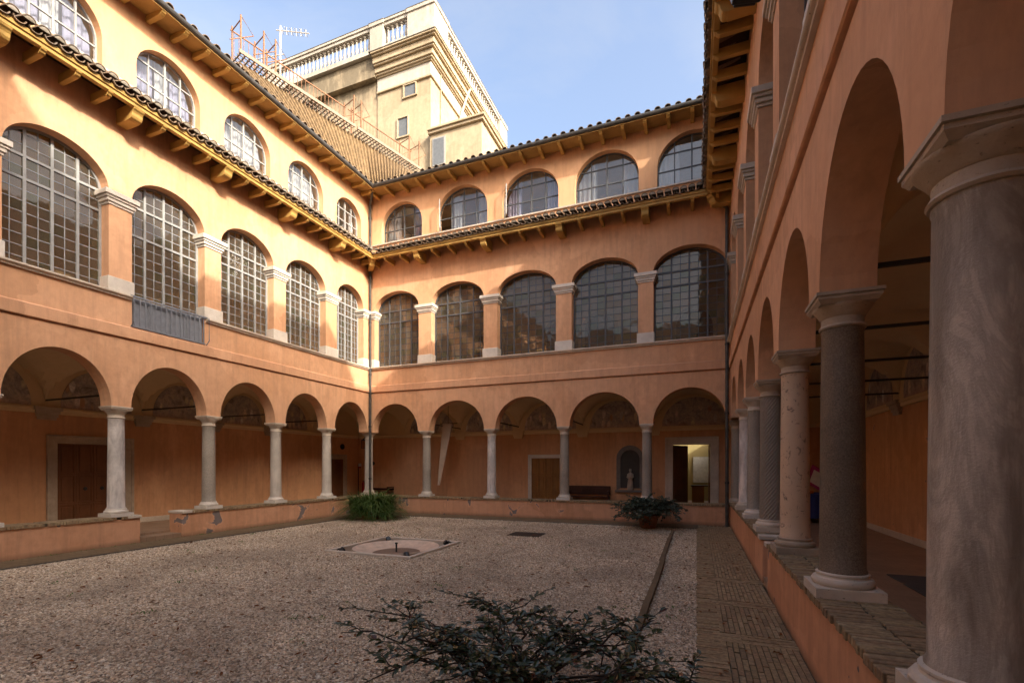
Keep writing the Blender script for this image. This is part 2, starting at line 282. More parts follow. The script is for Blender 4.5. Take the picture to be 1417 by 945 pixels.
# ------------------------------------------------------------------ mesh helpers
class MB:
    def __init__(s): s.v = []; s.f = []; s.mi = []
    def add(s, vs, fs, mi=0):
        b = len(s.v); s.v += [tuple(x) for x in vs]; s.f += [tuple(i+b for i in f) for f in fs]; s.mi += [mi]*len(fs)
    def box(s, p0, p1, T=None, mi=0):
        (a, b, c), (d, e, f) = p0, p1
        vs = [(a, b, c), (d, b, c), (d, e, c), (a, e, c), (a, b, f), (d, b, f), (d, e, f), (a, e, f)]
        if T: vs = [T(*x) for x in vs]
        s.add(vs, [(0, 3, 2, 1), (4, 5, 6, 7), (0, 1, 5, 4), (1, 2, 6, 5), (2, 3, 7, 6), (3, 0, 4, 7)], mi)
    def quad(s, a, b, c, d, mi=0): s.add([a, b, c, d], [(0, 1, 2, 3)], mi)
    def prism(s, poly, a, b, T, mi=0, m0=0, m1=0):
        """poly: list of (o,z); extruded along s from a to b"""
        n = len(poly); vs = [T(a+m0*o, o, z) for o, z in poly]+[T(b-m1*o, o, z) for o, z in poly]
        fs = [tuple(range(n)), tuple(range(2*n-1, n-1, -1))]+[(i, (i+1) % n, n+(i+1) % n, n+i) for i in range(n)]
        s.add(vs, fs, mi)
    def lathe(s, prof, c=(0, 0, 0), n=24, cap=True, mi=0):
        k = len(prof); vs = []
        for r, z in prof:
            for i in range(n):
                t = 2*math.pi*i/n; vs.append((c[0]+r*math.cos(t), c[1]+r*math.sin(t), c[2]+z))
        fs = [(j*n+i, j*n+(i+1) % n, (j+1)*n+(i+1) % n, (j+1)*n+i) for j in range(k-1) for i in range(n)]
        if cap: fs += [tuple(range(n-1, -1, -1)), tuple((k-1)*n+i for i in range(n))]
        s.add(vs, fs, mi)
    def tube(s, pts, r, n=8, mi=0, cap=True):
        pts = [Vector(p) for p in pts]; k = len(pts); rs = r if isinstance(r, (list, tuple)) else [r]*k; vs = []
        up = Vector((0, 0, 1))
        for j, p in enumerate(pts):
            d = (pts[min(j+1, k-1)]-pts[max(j-1, 0)]).normalized(); x = d.cross(up)
            if x.length < .01: x = d.cross(Vector((0, 1, 0)))
            x.normalize(); y = x.cross(d)
            for i in range(n):
                t = 2*math.pi*i/n; vs.append(p+rs[j]*(math.cos(t)*x+math.sin(t)*y))
        fs = [(j*n+i, j*n+(i+1) % n, (j+1)*n+(i+1) % n, (j+1)*n+i) for j in range(k-1) for i in range(n)]
        if cap: fs += [tuple(range(n-1, -1, -1)), tuple((k-1)*n+i for i in range(n))]
        s.add(vs, fs, mi)
    def mesh(s, name, mats, smooth=False, recalc=True, merge=False, bevel=0):
        me = bpy.data.meshes.new(name); me.from_pydata(s.v, [], s.f)
        for mm in (mats if isinstance(mats, (list, tuple)) else [mats]): me.materials.append(MAT[mm])
        if any(s.mi): me.polygons.foreach_set('material_index', s.mi)
        if recalc or merge or bevel:
            bm = bmesh.new(); bm.from_mesh(me)
            if merge: bmesh.ops.remove_doubles(bm, verts=bm.verts, dist=1e-4)
            if recalc: bmesh.ops.recalc_face_normals(bm, faces=bm.faces)
            if bevel: bmesh.ops.bevel(bm, geom=[e for e in bm.edges if len(e.link_faces) == 2 and e.calc_face_angle(0) > .6], offset=bevel, segments=1, affect='EDGES', clamp_overlap=True)
            bm.to_mesh(me); bm.free()
        if smooth is True: me.polygons.foreach_set('use_smooth', [True]*len(me.polygons))
        elif smooth: me.shade_smooth(); me.set_sharp_from_angle(angle=R(smooth))
        return me
def place(name, me, parent=None, loc=None, rot=None, mat=None):
    o = bpy.data.objects.new(name, me); COL.objects.link(o)
    M = mat if mat is not None else Matrix.Translation(loc or (0, 0, 0)) @ (rot.to_matrix().to_4x4() if rot is not None else Matrix.Identity(4))
    if parent is not None:
        o.parent = parent; W = WORLD.get(parent.name, Matrix.Identity(4)); o.matrix_parent_inverse = W.inverted()
    o.matrix_basis = M; WORLD[o.name] = M
    return o
WORLD = {}
def part(name, mb, mats, parent, **kw): return place(name, mb.mesh(name, mats, **kw), parent)
def thing(name, label, cat, loc=(0, 0, 0), group=None):
    o = bpy.data.objects.new(name, None); COL.objects.link(o); o.location = loc; o.empty_display_size = .2
    o['label'] = label; o['category'] = cat
    if group: o['group'] = group
    WORLD[o.name] = Matrix.Translation(loc); return o
def tag(o, label, cat, group=None):
    o['label'] = label; o['category'] = cat
    if group: o['group'] = group
    return o
def struct(name, mb, mats, **kw):
    o = place(name, mb.mesh(name, mats, **kw)); o['kind'] = 'structure'; return o

# ------------------------------------------------------------------ plan
XL, XR, YB, YS = -11.2, .861, 14.325, -7.4
TL = lambda s, o, z: (XL+o, YB-s, z)
TB = lambda s, o, z: (XL+s, YB-o, z)
TR = lambda s, o, z: (XR-o, YB-s, z)
TS = lambda s, o, z: (XL+s, YS+o, z)
ZF, ZG = 0.0, .15            # court walk, gallery floor
GD = 2.75                    # gallery depth L, B
GDR = 3.05
WT = .36                     # wall thickness
ZBAND0, ZBAND1 = 4.31, 4.60
ZCAP0, ZCAP1, ZCR2 = 7.02, 7.30, 7.93
ZSILL3, ZSP3, ZCR3 = 9.72, 10.28, 11.16
ZMID = 8.83                  # underside of the mid eave
ZTOP = 11.50                 # gutter
def arch_z(op, s):
    t = max(-1, min(1, (s-op['c'])/op['hw'])); return op['zs']+op['rise']*math.sqrt(max(0, 1-t*t))
def wall_mesh(T, s0, s1, z0, z1, t, ops, N=26, mats='wall', o0=0.0):
    b = MB(); of, ob = o0, o0-t
    cur = s0
    def col(a, c, za0, za1, zc0, zc1):
        for o in (of, ob): b.quad(T(a, o, za0), T(c, o, zc0), T(c, o, zc1), T(a, o, za1))
    for op in sorted(ops, key=lambda q: q['c']):
        l, r = op['c']-op['hw'], op['c']+op['hw']
        if l > cur: col(cur, l, z0, z1, z0, z1); b.quad(T(cur, of, z0), T(l, of, z0), T(l, ob, z0), T(cur, ob, z0))
        ss = [op['c']-op['hw']*math.cos(math.pi*i/N) for i in range(N+1)]; zz = [arch_z(op, x) for x in ss]
        for i in range(N):
            col(ss[i], ss[i+1], zz[i], z1, zz[i+1], z1)
            b.quad(T(ss[i], of, zz[i]), T(ss[i+1], of, zz[i+1]), T(ss[i+1], ob, zz[i+1]), T(ss[i], ob, zz[i]))
        if op['zb'] > z0: col(l, r, z0, op['zb'], z0, op['zb']); b.quad(T(l, of, op['zb']), T(r, of, op['zb']), T(r, ob, op['zb']), T(l, ob, op['zb']))
        for x in (l, r): b.quad(T(x, of, op['zb']), T(x, of, op['zs']), T(x, ob, op['zs']), T(x, ob, op['zb']))
        cur = r
    if cur < s1: col(cur, s1, z0, z1, z0, z1); b.quad(T(cur, of, z0), T(s1, of, z0), T(s1, ob, z0), T(cur, ob, z0))
    b.quad(T(s0, of, z1), T(s1, of, z1), T(s1, ob, z1), T(s0, ob, z1))
    for x in (s0, s1): b.quad(T(x, of, z0), T(x, of, z1), T(x, ob, z1), T(x, ob, z0))
    return b.mesh('wall', mats, merge=False, recalc=False)

# ---- columns (shared meshes)
CM = {}
def col_meshes(r, h, mat, capmat, basemat, sq, spiral=False):
    key = (round(r, 3), round(h, 3), mat, capmat, basemat, sq, spiral)
    if key in CM: return CM[key]
    hb, hc = .175, .25
    b = MB(); b.box((-sq/2, -sq/2, 0), (sq/2, sq/2, .075)); base = b
    prof = [(r*1.0, .075), (r*1.30, .078), (r*1.36, .095), (r*1.36, .115), (r*1.28, .133), (r*1.16, .138), (r*1.13, .15), (r*1.17, .158), (r*1.17, .168), (r*1.08, .175), (r*.9, .175)]
    base.lathe(prof, n=28, cap=False)
    bmsh = base.mesh('base', basemat, smooth=35)
    r1 = r*.90; s = MB(); z0, z1 = hb, h-hc
    if spiral:
        n, k = 120, 260; pr = []
        vs = []
        for j in range(k+1):
            z = z0+(z1-z0)*j/k; rr = r+(r1-r)*(j/k)
            for i in range(n):
                t = 2*math.pi*i/n; g = math.cos(18*t-z*100); q = rr*(1-.15*((1-g)*.5)**2*(1 if 1 < j < k-1 else 0)); vs.append((q*math.cos(t), q*math.sin(t), z))
        s.add(vs, [(j*n+i, j*n+(i+1) % n, (j+1)*n+(i+1) % n, (j+1)*n+i) for j in range(k) for i in range(n)])
        smsh = s.mesh('shaft', mat, smooth=True)
    else:
        prof = [(r*1.06, z0-.004), (r*1.06, z0+.012), (r, z0+.03)]+[(r+(r1-r)*(i/8)**1.4, z0+.03+(z1-z0-.06)*i/8) for i in range(1, 9)]+[(r1*1.03, z1-.018), (r1*1.03, z1+.004)]
        s.lathe(prof, n=32, cap=False); smsh = s.mesh('shaft', mat, smooth=40)
    c = MB(); z = z1
    c.lathe([(r1*.98, z), (r1*1.10, z+.004), (r1*1.15, z+.016), (r1*1.10, z+.03), (r1*1.02, z+.034), (r1*1.02, z+.085), (r1*1.08, z+.092), (r1*1.12, z+.105), (r1*1.22, z+.125), (r1*1.36, z+.15), (r1*1.44, z+.168), (r1*1.44, z+.172)], n=28, cap=False)
    q = sq*.5
    # flared abacus
    def ring(w, zz): return [(-w, -w, zz), (w, -w, zz), (w, w, zz), (-w, w, zz)]
    lv = [(q*.82, z+.168), (q*.87, z+.185), (q*.92, z+.20), (q*.92, z+.222), (q*.97, z+.226), (q*.97, h)]
    vs = []; [vs.extend(ring(a, zz)) for a, zz in lv]
    fs = [(3, 2, 1, 0), tuple(len(vs)-4+i for i in range(4))]+[(j*4+i, j*4+(i+1) % 4, (j+1)*4+(i+1) % 4, (j+1)*4+i) for j in range(len(lv)-1) for i in range(4)]
    c.add(vs, fs); cmsh = c.mesh('capital', capmat, smooth=35)
    CM[key] = (bmsh, smsh, cmsh); return CM[key]
def column(parent, x, y, z, h, mat, capmat='travertine', basemat='travertine', r=.155, sq=.43, spiral=False):
    bm_, sm_, cm_ = col_meshes(r, h, mat, capmat, basemat, sq, spiral)
    sh = place('column', sm_, parent, (x, y, z)); k = rnd.choice((0, 90, 180))
    if not spiral: pass
    place('column_base', bm_, sh, (x, y, z)); place('capital', cm_, sh, (x, y, z)); return sh

# ---- eave tiles (shared)
def tile_mesh(name, r, L, up, mats, fill=False, n=9, th=.014):
    b = MB(); pts = []
    for rr in (r, r-th):
        for k in range(n+1):
            t = math.pi*k/n; pts.append((rr*math.cos(t), rr*math.sin(t)*.82*(1 if up else -1)))
    m_ = n+1; taper = .86
    vs = [(x, 0, z) for x, z in pts]+[(x*taper, L, z*taper) for x, z in pts]; N2 = 2*m_
    fs = []
    for k in range(n):
        fs.append((k, k+1, N2+k+1, N2+k)); fs.append((m_+k, N2+m_+k, N2+m_+k+1, m_+k+1)); fs.append((k, m_+k, m_+k+1, k+1)); fs.append((N2+k, N2+k+1, N2+m_+k+1, N2+m_+k))
    fs += [(0, N2, N2+m_, m_), (n, m_+n, N2+m_+n, N2+n)]
    b.add(vs, fs)
    if fill:
        c = [(x*.98, .015, z*.98) for x, z in pts[m_:]]+[(0, -.006, r*.35), (0, .015, -.004)]
        k = len(c)-2; b.add(c, [(i, i+1, k) for i in range(m_-1)]+[(m_-1, k+1, k), (k+1, 0, k)], 1)
    return b.mesh(name, mats, smooth=50)
TILE_C = tile_mesh('tile', .092, .62, True, ['tile', 'tile_mortar'], True)
TILE_P = tile_mesh('tile', .088, .60, False, ['tile'])
TILE_T = tile_mesh('tile', .085, .55, True, ['tile', 'interior_dark'], False)
def dirs(T):
    a = Vector(T(0, 0, 0)); ds = (Vector(T(1, 0, 0))-a); do = (Vector(T(0, 1, 0))-a); return ds, do
def lay_tiles(T, parent, s0, s1, pitch, o_edge, z_edge, slope, me, zj=.006, off=0):
    ds, do = dirs(T); inw = (-do*math.cos(slope)+Vector((0, 0, 1))*math.sin(slope)); nrm = ds.cross(inw)
    x = ds
    if nrm.z < 0: nrm = -nrm; x = -ds
    n = int((s1-s0)/pitch)
    for i in range(n):
        s = s0+off+(i+.5)*pitch; p = Vector(T(s, o_edge+rnd.uniform(-.012, .012), z_edge+rnd.uniform(-zj, zj)))
        a = rnd.uniform(-.03, .03); X = (x*math.cos(a)+inw*math.sin(a)); Yv = nrm.cross(X)
        M = Matrix((X, Yv, nrm)).transposed().to_4x4(); M.translation = p
        place('tile', me, parent, mat=M)
def bracket_mesh(wd, L, h, big):
    """profile in (o,z): o out from wall, z from 0 (top) downwards"""
    if big: pr = [(0, 0), (L, 0), (L, -.30*h), (L-.02, -.42*h), (L-.05, -.50*h), (L-.075, -.62*h), (L-.085, -.80*h), (L-.11, -.94*h), (L-.15, -h), (L-.19, -h), (L-.19, -1.03*h), (0, -1.03*h)]
    else: pr = [(0, 0), (L, 0), (L, -.45*h), (L-.015, -.62*h), (L-.045, -.72*h), (L-.06, -.86*h), (L-.10, -h), (0, -h)]
    b = MB(); b.prism(pr, -wd/2, wd/2, lambda s, o, z: (s, o, z)); return b.mesh('bracket', 'ochre', bevel=.006)
BR_BIG = bracket_mesh(.20, .60, .30, True); BR_SM = bracket_mesh(.085, .60, .165, False); BR_TOP = bracket_mesh(.095, .55, .12, False)
def put_bracket(T, parent, me, s, z):
    ds, do = dirs(T); up = Vector((0, 0, 1)); X = ds if ds.cross(do).z > 0 else -ds
    M = Matrix((X, do, up)).transposed().to_4x4(); M.translation = Vector(T(s, 0, z)); place('bracket', me, parent, mat=M)

# ---- windows
def bar(b, T, s0, z0, s1, z1, w, o0, o1, mi=0):
    b.box((min(s0, s1)-(w/2 if s0 == s1 else 0), o0, min(z0, z1)-(w/2 if z0 == z1 else 0)), (max(s0, s1)+(w/2 if s0 == s1 else 0), o1, max(z0, z1)+(w/2 if z0 == z1 else 0)), T, mi)
def arch_ring(b, T, op, w, o0, o1, N=24, mi=0):
    c, hw = op['c'], op['hw']
    for i in range(N):
        t0, t1 = math.pi*i/N, math.pi*(i+1)/N; P = []
        for t in (t0, t1):
            for k in (0, w): P.append((c-(hw-k)*math.cos(t), op['zs']+(op['rise']-k)*math.sin(t)))
        vs = [T(P[j][0], o, P[j][1]) for o in (o0, o1) for j in (0, 1, 3, 2)]
        b.add(vs, [(0, 1, 2, 3), (7, 6, 5, 4), (0, 3, 7, 4), (1, 5, 6, 2)], mi)
    for sgn in (-1, 1):
        x0, x1 = c+sgn*hw, c+sgn*(hw-w); b.box((min(x0, x1), o0, op['zb']), (max(x0, x1), o1, op['zs']), T, mi)
    b.box((c-hw, o0, op['zb']), (c+hw, o1, op['zb']+w), T, mi)
def pane_poly(op, a, b_, z0, z1, inset):
    """clip a rectangular pane under the arch; returns polygon points (s,z)"""
    o2 = dict(op); o2['hw'] = op['hw']-inset; o2['rise'] = op['rise']-inset
    lim = o2['c']-o2['hw'], o2['c']+o2['hw']; a = max(a, lim[0]); b_ = min(b_, lim[1])
    if b_-a < .02: return None
    top = []
    for k in range(5):
        s = b_+(a-b_)*k/4; top.append((s, min(z1, arch_z(o2, s))))
    top = [(s, max(z, z0)) for s, z in top]
    if max(z for s, z in top)-z0 < .02: return None
    if all(abs(z-z1) < 1e-6 for s, z in top): top = [top[0], top[-1]]
    return [(a, z0), (b_, z0)]+top
PM = ['pane_clear', 'pane_clear', 'pane_clear', 'pane_amber', 'pane_green', 'pane_clear']
def pane_obj(T, parent, poly, o, mat, tilt):
    cs = sum(p[0] for p in poly)/len(poly); cz = sum(p[1] for p in poly)/len(poly); c = Vector(T(cs, o, cz)); b = MB(); n = len(poly)
    ax, az = rnd.gauss(0, tilt), rnd.gauss(0, tilt)
    vs = [Vector(T(s, o+(s-cs)*ax+(z-cz)*az, z))-c for s, z in poly]+[Vector(T(s, o-.004+(s-cs)*ax+(z-cz)*az, z))-c for s, z in poly]
    b.add(vs, [tuple(range(n)), tuple(range(2*n-1, n-1, -1))]+[(i, (i+1) % n, n+(i+1) % n, n+i) for i in range(n)])
    return place('pane', b.mesh('pane', mat), parent, c)
def loggia_window(T, parent, op, o=-.27, panes=True, frame='lead', ncol=4, sub=2, rows=13):
    b = MB(); c, hw, zb = op['c'], op['hw'], op['zb']; top = op['zs']+op['rise']
    arch_ring(b, T, op, .045, o-.03, o+.03)
    H = top-zb; dz = H/rows; z1, z2 = zb+dz*rows*.62, zb+dz*rows*.80
    nx = ncol*sub; xs = [c-hw+2*hw*i/nx for i in range(nx+1)]; zs = [zb+dz*i for i in range(rows+1)]
    i1, i2 = round((z1-zb)/dz), round((z2-zb)/dz)
    for i in range(1, nx):
        main = i % sub == 0; bar(b, T, xs[i], zb, xs[i], arch_z(op, xs[i]),   .046 if main else .014, o-(.028 if main else .008), o+(.028 if main else .008))
    for j in range(1, rows):
        z = zs[j]; ext = hw
        if z > op['zs']: ext = hw*math.sqrt(max(0, 1-((z-op['zs'])/op['rise'])**2))
        main = j in (i1, i2); bar(b, T, c-ext, z, c+ext, z, .046 if main else .014, o-(.026 if main else .0075), o+(.026 if main else .0075))
    w_ = part('window', b, frame, parent)
    if panes:
        for i in range(nx):
            for j in range(rows):
                pl = pane_poly(op, xs[i]+.005, xs[i+1]-.005, zs[j]+.005, zs[j+1]-.005, .03)
                if pl: pane_obj(T, w_, pl, o, rnd.choice(PM), .0035)
    else:
        pl = pane_poly(op, c-hw, c+hw, zb+.01, top, .02); 
        ss = [c+(hw-.02)*math.cos(math.pi*k/20) for k in range(21)]; o2 = dict(op); o2['hw'] -= .02; o2['rise'] -= .02
        pane_obj(T, w_, [(ss[-1], zb+.01), (ss[0], zb+.01)]+[(s, arch_z(o2, s)) for s in ss], o, 'pane_clear', 0)
    return w_
def curtain(T, parent, s0, s1, z0, z1, o, mat, op, amp=.035, wl=.13):
    b = MB(); n = max(8, int((s1-s0)/.018)); ph = rnd.uniform(0, 6); vs = []
    o2 = dict(op); o2['hw'] -= .04; o2['rise'] -= .04
    for i in range(n+1):
        s = s0+(s1-s0)*i/n; zt = min(z1, arch_z(o2, s) if abs(s-op['c']) < o2['hw'] else o2['zs'])
        d = amp*math.sin(2*math.pi*s/wl+ph+1.5*math.sin(s*9)); vs += [T(s, o+d, z0), T(s+.01*math.sin(s*31), o+d*.7, (z0+zt)/2), T(s, o+d*.5, zt)]
    fs = [(3*i+k, 3*i+3+k, 3*i+4+k, 3*i+1+k) for i in range(n) for k in (0, 1)]
    b.add(vs, fs); return part('curtain', b, mat, parent, smooth=True)
def attic_window(T, parent, op, frame, o=-.2, curtains=(), casement=None):
    b = MB(); c, hw, zb = op['c'], op['hw'], op['zb']; top = op['zs']+op['rise']; arch_ring(b, T, op, .03, o-.025, o+.025)
    xs = [c-hw+2*hw*i/4 for i in range(5)]; zs = [zb, zb+(top-zb)*.36, zb+(top-zb)*.70, top]
    for i in (1, 2, 3): bar(b, T, xs[i], zb, xs[i], arch_z(op, xs[i]), .03 if i != 2 else .04, o-.02, o+.02)
    for z in zs[1:3]:
        ext = hw if z <= op['zs'] else hw*math.sqrt(max(0, 1-((z-op['zs'])/op['rise'])**2)); bar(b, T, c-ext, z, c+ext, z, .03, o-.018, o+.018)
    w_ = part('window', b, frame, parent)
    for i in range(4):
        for j in range(3):
            if casement is not None and i == casement and j < 2: continue
            pl = pane_poly(op, xs[i]+.012, xs[i+1]-.012, zs[j]+.012, zs[j+1]-.012, .028)
            if pl: pane_obj(T, w_, pl, o, 'pane_plain', .004)
    if casement is not None:      # a leaf standing open towards the court
        a = R(62); wd = xs[1]-xs[0]; hx = xs[casement]+.02
        TC = lambda u, q, z: T(hx+u*math.cos(a)-q*math.sin(a), o+.03+u*math.sin(a)+q*math.cos(a), z)
        k = MB(); z0, z1 = zb+.03, zs[2]-.02
        for u in (.015, wd-.015): k.box((u-.015, -.012, z0), (u+.015, .012, z1), TC)
        for z in (z0+.015, (z0+z1)*.48, z1-.015): k.box((.03, -.011, z-.015), (wd-.03, .011, z+.015), TC)
        k.box((.03, -.002, z0+.03), (wd-.03, .002, z1-.03), TC, 1)
        part('casement', k, ['frame_grey', 'pane_plain'], w_)
    for (f0, f1, mat) in curtains: curtain(T, w_, c-hw+2*hw*f0, c-hw+2*hw*f1, zb+.03, top, o-.16, mat, op)
    return w_

# ------------------------------------------------------------------ a range of the cloister
def op_(c, hw, zb, zs, rise): return dict(c=c, hw=hw, zb=zb, zs=zs, rise=rise)
def moulding(b, T, s0, s1, tiers, back=-.3):
    for (z0, z1, ov) in tiers: b.box((s0-ov, back, z0), (s1+ov, ov, z1), T)
def cloister_range(root, T, L, arches, wins, tops, zsp, rise, zsill, big_s, br_pitch, detail=2, s_lo=0.0, top_setback=0.0, top_over=.60, frame='lead', panes=True, has_rail=None, w_lo=0.0, m0=1, m1=0):
    GDx = GDR if T is TR else GD
    # ground arcade
    lo = wall_mesh(T, w_lo, L, zsp, ZBAND0, WT, [op_(c, hw, zsp, zsp, rise) for c, hw in arches]); lo.name = 'arcade_wall'; place('arcade_wall', lo, root)
    b = MB(); b.prism([(-WT+.002, ZBAND0+.001), (-.035, ZBAND0+.001), (-.035, ZBAND0+.032), (.030, ZBAND0+.032), (.045, ZBAND0+.045), (.045, ZBAND1-.03), (.0, ZBAND1), (-WT+.002, ZBAND1)], s_lo, L, T, m0=m0, m1=m1); part('string_course', b, 'band', root)
    ops = []
    for i, (c, hw) in enumerate(wins):
        zb = zsill+.09
        if has_rail == i: zb = ZBAND1+.01
        ops.append(op_(c, hw, zb, ZCAP1, ZCR2-ZCAP1))
    lw = wall_mesh(T, w_lo, L, ZBAND1, ZMID+.42, WT, ops); place('loggia_wall', lw, root)
    # sill with two fillets, interrupted at the balcony door
    cuts = [(s_lo, L)]
    if has_rail is not None:
        c, hw = wins[has_rail]; cuts = [(s_lo, c-hw-.02), (c+hw+.02, L)]
    b = MB()
    for a, e in cuts: b.prism([(-.02, zsill), (.045, zsill), (.05, zsill+.03), (.075, zsill+.038), (.09, zsill+.055), (.09, zsill+.085), (-.02, zsill+.092)], a, e, T, m0=m0 if a == s_lo else 0, m1=m1 if e == L else 0)
    part('window_sill', b, 'travertine', root)
    # piers between the loggia windows
    edges = sorted([(c-hw, c+hw) for c, hw in wins]); prs = []
    for (a0, a1), (b0, b1) in zip(edges, edges[1:]): prs.append((a1, b0))
    prs = [(max(s_lo+.02, edges[0][0]-.30) if T is not TR else s_lo+.02, edges[0][0])]+prs
    for s0, s1 in prs:
        b = MB(); moulding(b, T, s0, s1, [(ZCAP0, ZCAP0+.05, .022), (ZCAP0+.052, ZCAP0+.12, .05), (ZCAP0+.122, ZCAP0+.17, .075), (ZCAP0+.172, ZCAP1-.008, .105)]); part('capital', b, 'travertine_pale' if T is not TR else 'travertine', root, bevel=.006)
        b = MB(); b.box((s0-.03, -.26, zsill+.094), (s1+.03, .035, zsill+.38), T); part('pier_base', b, 'travertine_pale', root, bevel=.008)
    for i, op in enumerate(ops):
        o3 = dict(op)
        loggia_window(T, root, o3, panes=panes and detail > 1 and i < 6, frame=frame, rows=13 if has_rail != i else 16)
    # mid eave
    e = MB(); e.prism([(.50, ZMID+.10), (.60, ZMID+.10), (.60, ZMID+.24), (.50, ZMID+.24)], s_lo, L, T, m0=m0, m1=m1); e.prism([(.60, ZMID+.17), (.63, ZMID+.17), (.63, ZMID+.25), (.60, ZMID+.25)], s_lo, L, T, m0=m0, m1=m1)
    ev = part('eave', e, 'ochre', root, bevel=.008)
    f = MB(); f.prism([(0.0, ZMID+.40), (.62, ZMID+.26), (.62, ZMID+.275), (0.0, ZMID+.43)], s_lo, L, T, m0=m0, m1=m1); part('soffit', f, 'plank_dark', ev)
    n = 0; s = big_s
    while s > s_lo+.1: s -= br_pitch*4
    k = 0
    while s < L-.1:
        if s > s_lo+.3*m0 and s < L-.3*m1 and detail > 0: put_bracket(T, ev, BR_BIG if k % 4 == 0 else BR_SM, s, ZMID+.20 if k % 4 == 0 else ZMID+.185)
        s += br_pitch; k += 1
    if detail > 0:
        lay_tiles(T, ev, s_lo+.62*m0, L-.62*m1, .205, .70, ZMID+.29, R(14), TILE_P); lay_tiles(T, ev, s_lo+.62*m0, L-.62*m1, .205, .735, ZMID+.325, R(14), TILE_C, off=.1025)
    tb = top_setback
    if tops is None:
        rf = MB(); rf.prism([(.60, ZMID+.28), (.60, ZMID+.30), (-4.6, 13.3), (-9.0, ZMID+.6), (-9.0, ZMID+.5), (-4.6, 13.2)], s_lo, L, T, m0=m0, m1=m1); part('roof', rf, 'tile', root)
        return [], ops
    # attic storey
    if tops is not None:
        ops3 = [op_(c, hw, ZSILL3, ZSP3, min(hw*.94, ZCR3-ZSP3)) for c, hw in tops]
        z0 = ZMID+.421
        tw = wall_mesh(T, w_lo, L, z0, ZTOP+.12, .30, ops3, mats='wall_top', o0=-tb-.001 if tb == 0 else -tb); place('attic_wall', tw, root)
        b = MB(); b.prism([(-tb-.01, ZSILL3-.045), (-tb+.045, ZSILL3-.045), (-tb+.055, ZSILL3-.01), (-tb-.01, ZSILL3+.004)], s_lo, L, T, m0=m0, m1=m1); part('window_sill', b, 'travertine_pale', root)
    else: ops3 = []
    # top eave
    e = MB(); e.prism([(-tb, ZTOP-.02), (top_over-.03-tb, ZTOP-.09), (top_over-.03-tb, ZTOP-.055), (-tb, ZTOP+.015)], s_lo, L, T, m0=m0, m1=m1)
    te = part('top_eave', e, 'plank_ochre', root)
    g = MB(); pr = [(top_over-tb+.0+.075*math.cos(t)-.02, ZTOP+.02-.085*math.sin(t)) for t in [math.pi*k/8 for k in range(9)]]
    g.prism(pr, s_lo, L, T, m0=m0, m1=m1); part('gutter', g, 'gutter', te)
    if detail > 0:
        s = big_s
        while s > s_lo+.1: s -= br_pitch*4
        while s < L-.1:
            if s > s_lo+.3*m0 and s < L-.3*m1:
                ds, do = dirs(T); put_bracket(lambda a, o, z: T(a, o-tb, z), te, BR_TOP, s, ZTOP-.045)
            s += br_pitch*1.0 if br_pitch > .55 else br_pitch
        lay_tiles(T, te, s_lo+.6*m0, L-.6*m1, .27, top_over-tb+.02, ZTOP+.045, R(17), TILE_T)
    # roof slab, inner rooms
    rf = MB(); rf.prism([(top_over-.02-tb, ZTOP+.03), (top_over-.02-tb, ZTOP+.05), (-2.3, ZTOP+.96), (-5.2, ZTOP+.2), (-5.2, ZTOP+.1), (-2.3, ZTOP+.88)], s_lo, L, T, m0=m0, m1=m1); part('roof', rf, 'tile', root)
    r = MB(); d = -GDx
    for z0, z1 in ((ZBAND1+.02, ZMID-.1), (ZMID+.45, ZTOP-.08)):
        a, e_ = (s_lo-GDx if T in (TL, TR) else s_lo), L
        if T in (TL, TR): r.quad(T(a, d, z0), T(a, -.05, z0), T(a, -.05, z1), T(a, d, z1))
        r.quad(T(a, d, z0), T(e_, d, z0), T(e_, d, z1), T(a, d, z1)); r.quad(T(a, d, z0), T(e_, d, z0), T(e_, -.05, z0), T(a, -.05, z0)); r.quad(T(a, d, z1), T(e_, d, z1), T(e_, -.05, z1), T(a, -.05, z1))
    part('upper_room', r, 'room', root, recalc=False)
    return ops3, ops

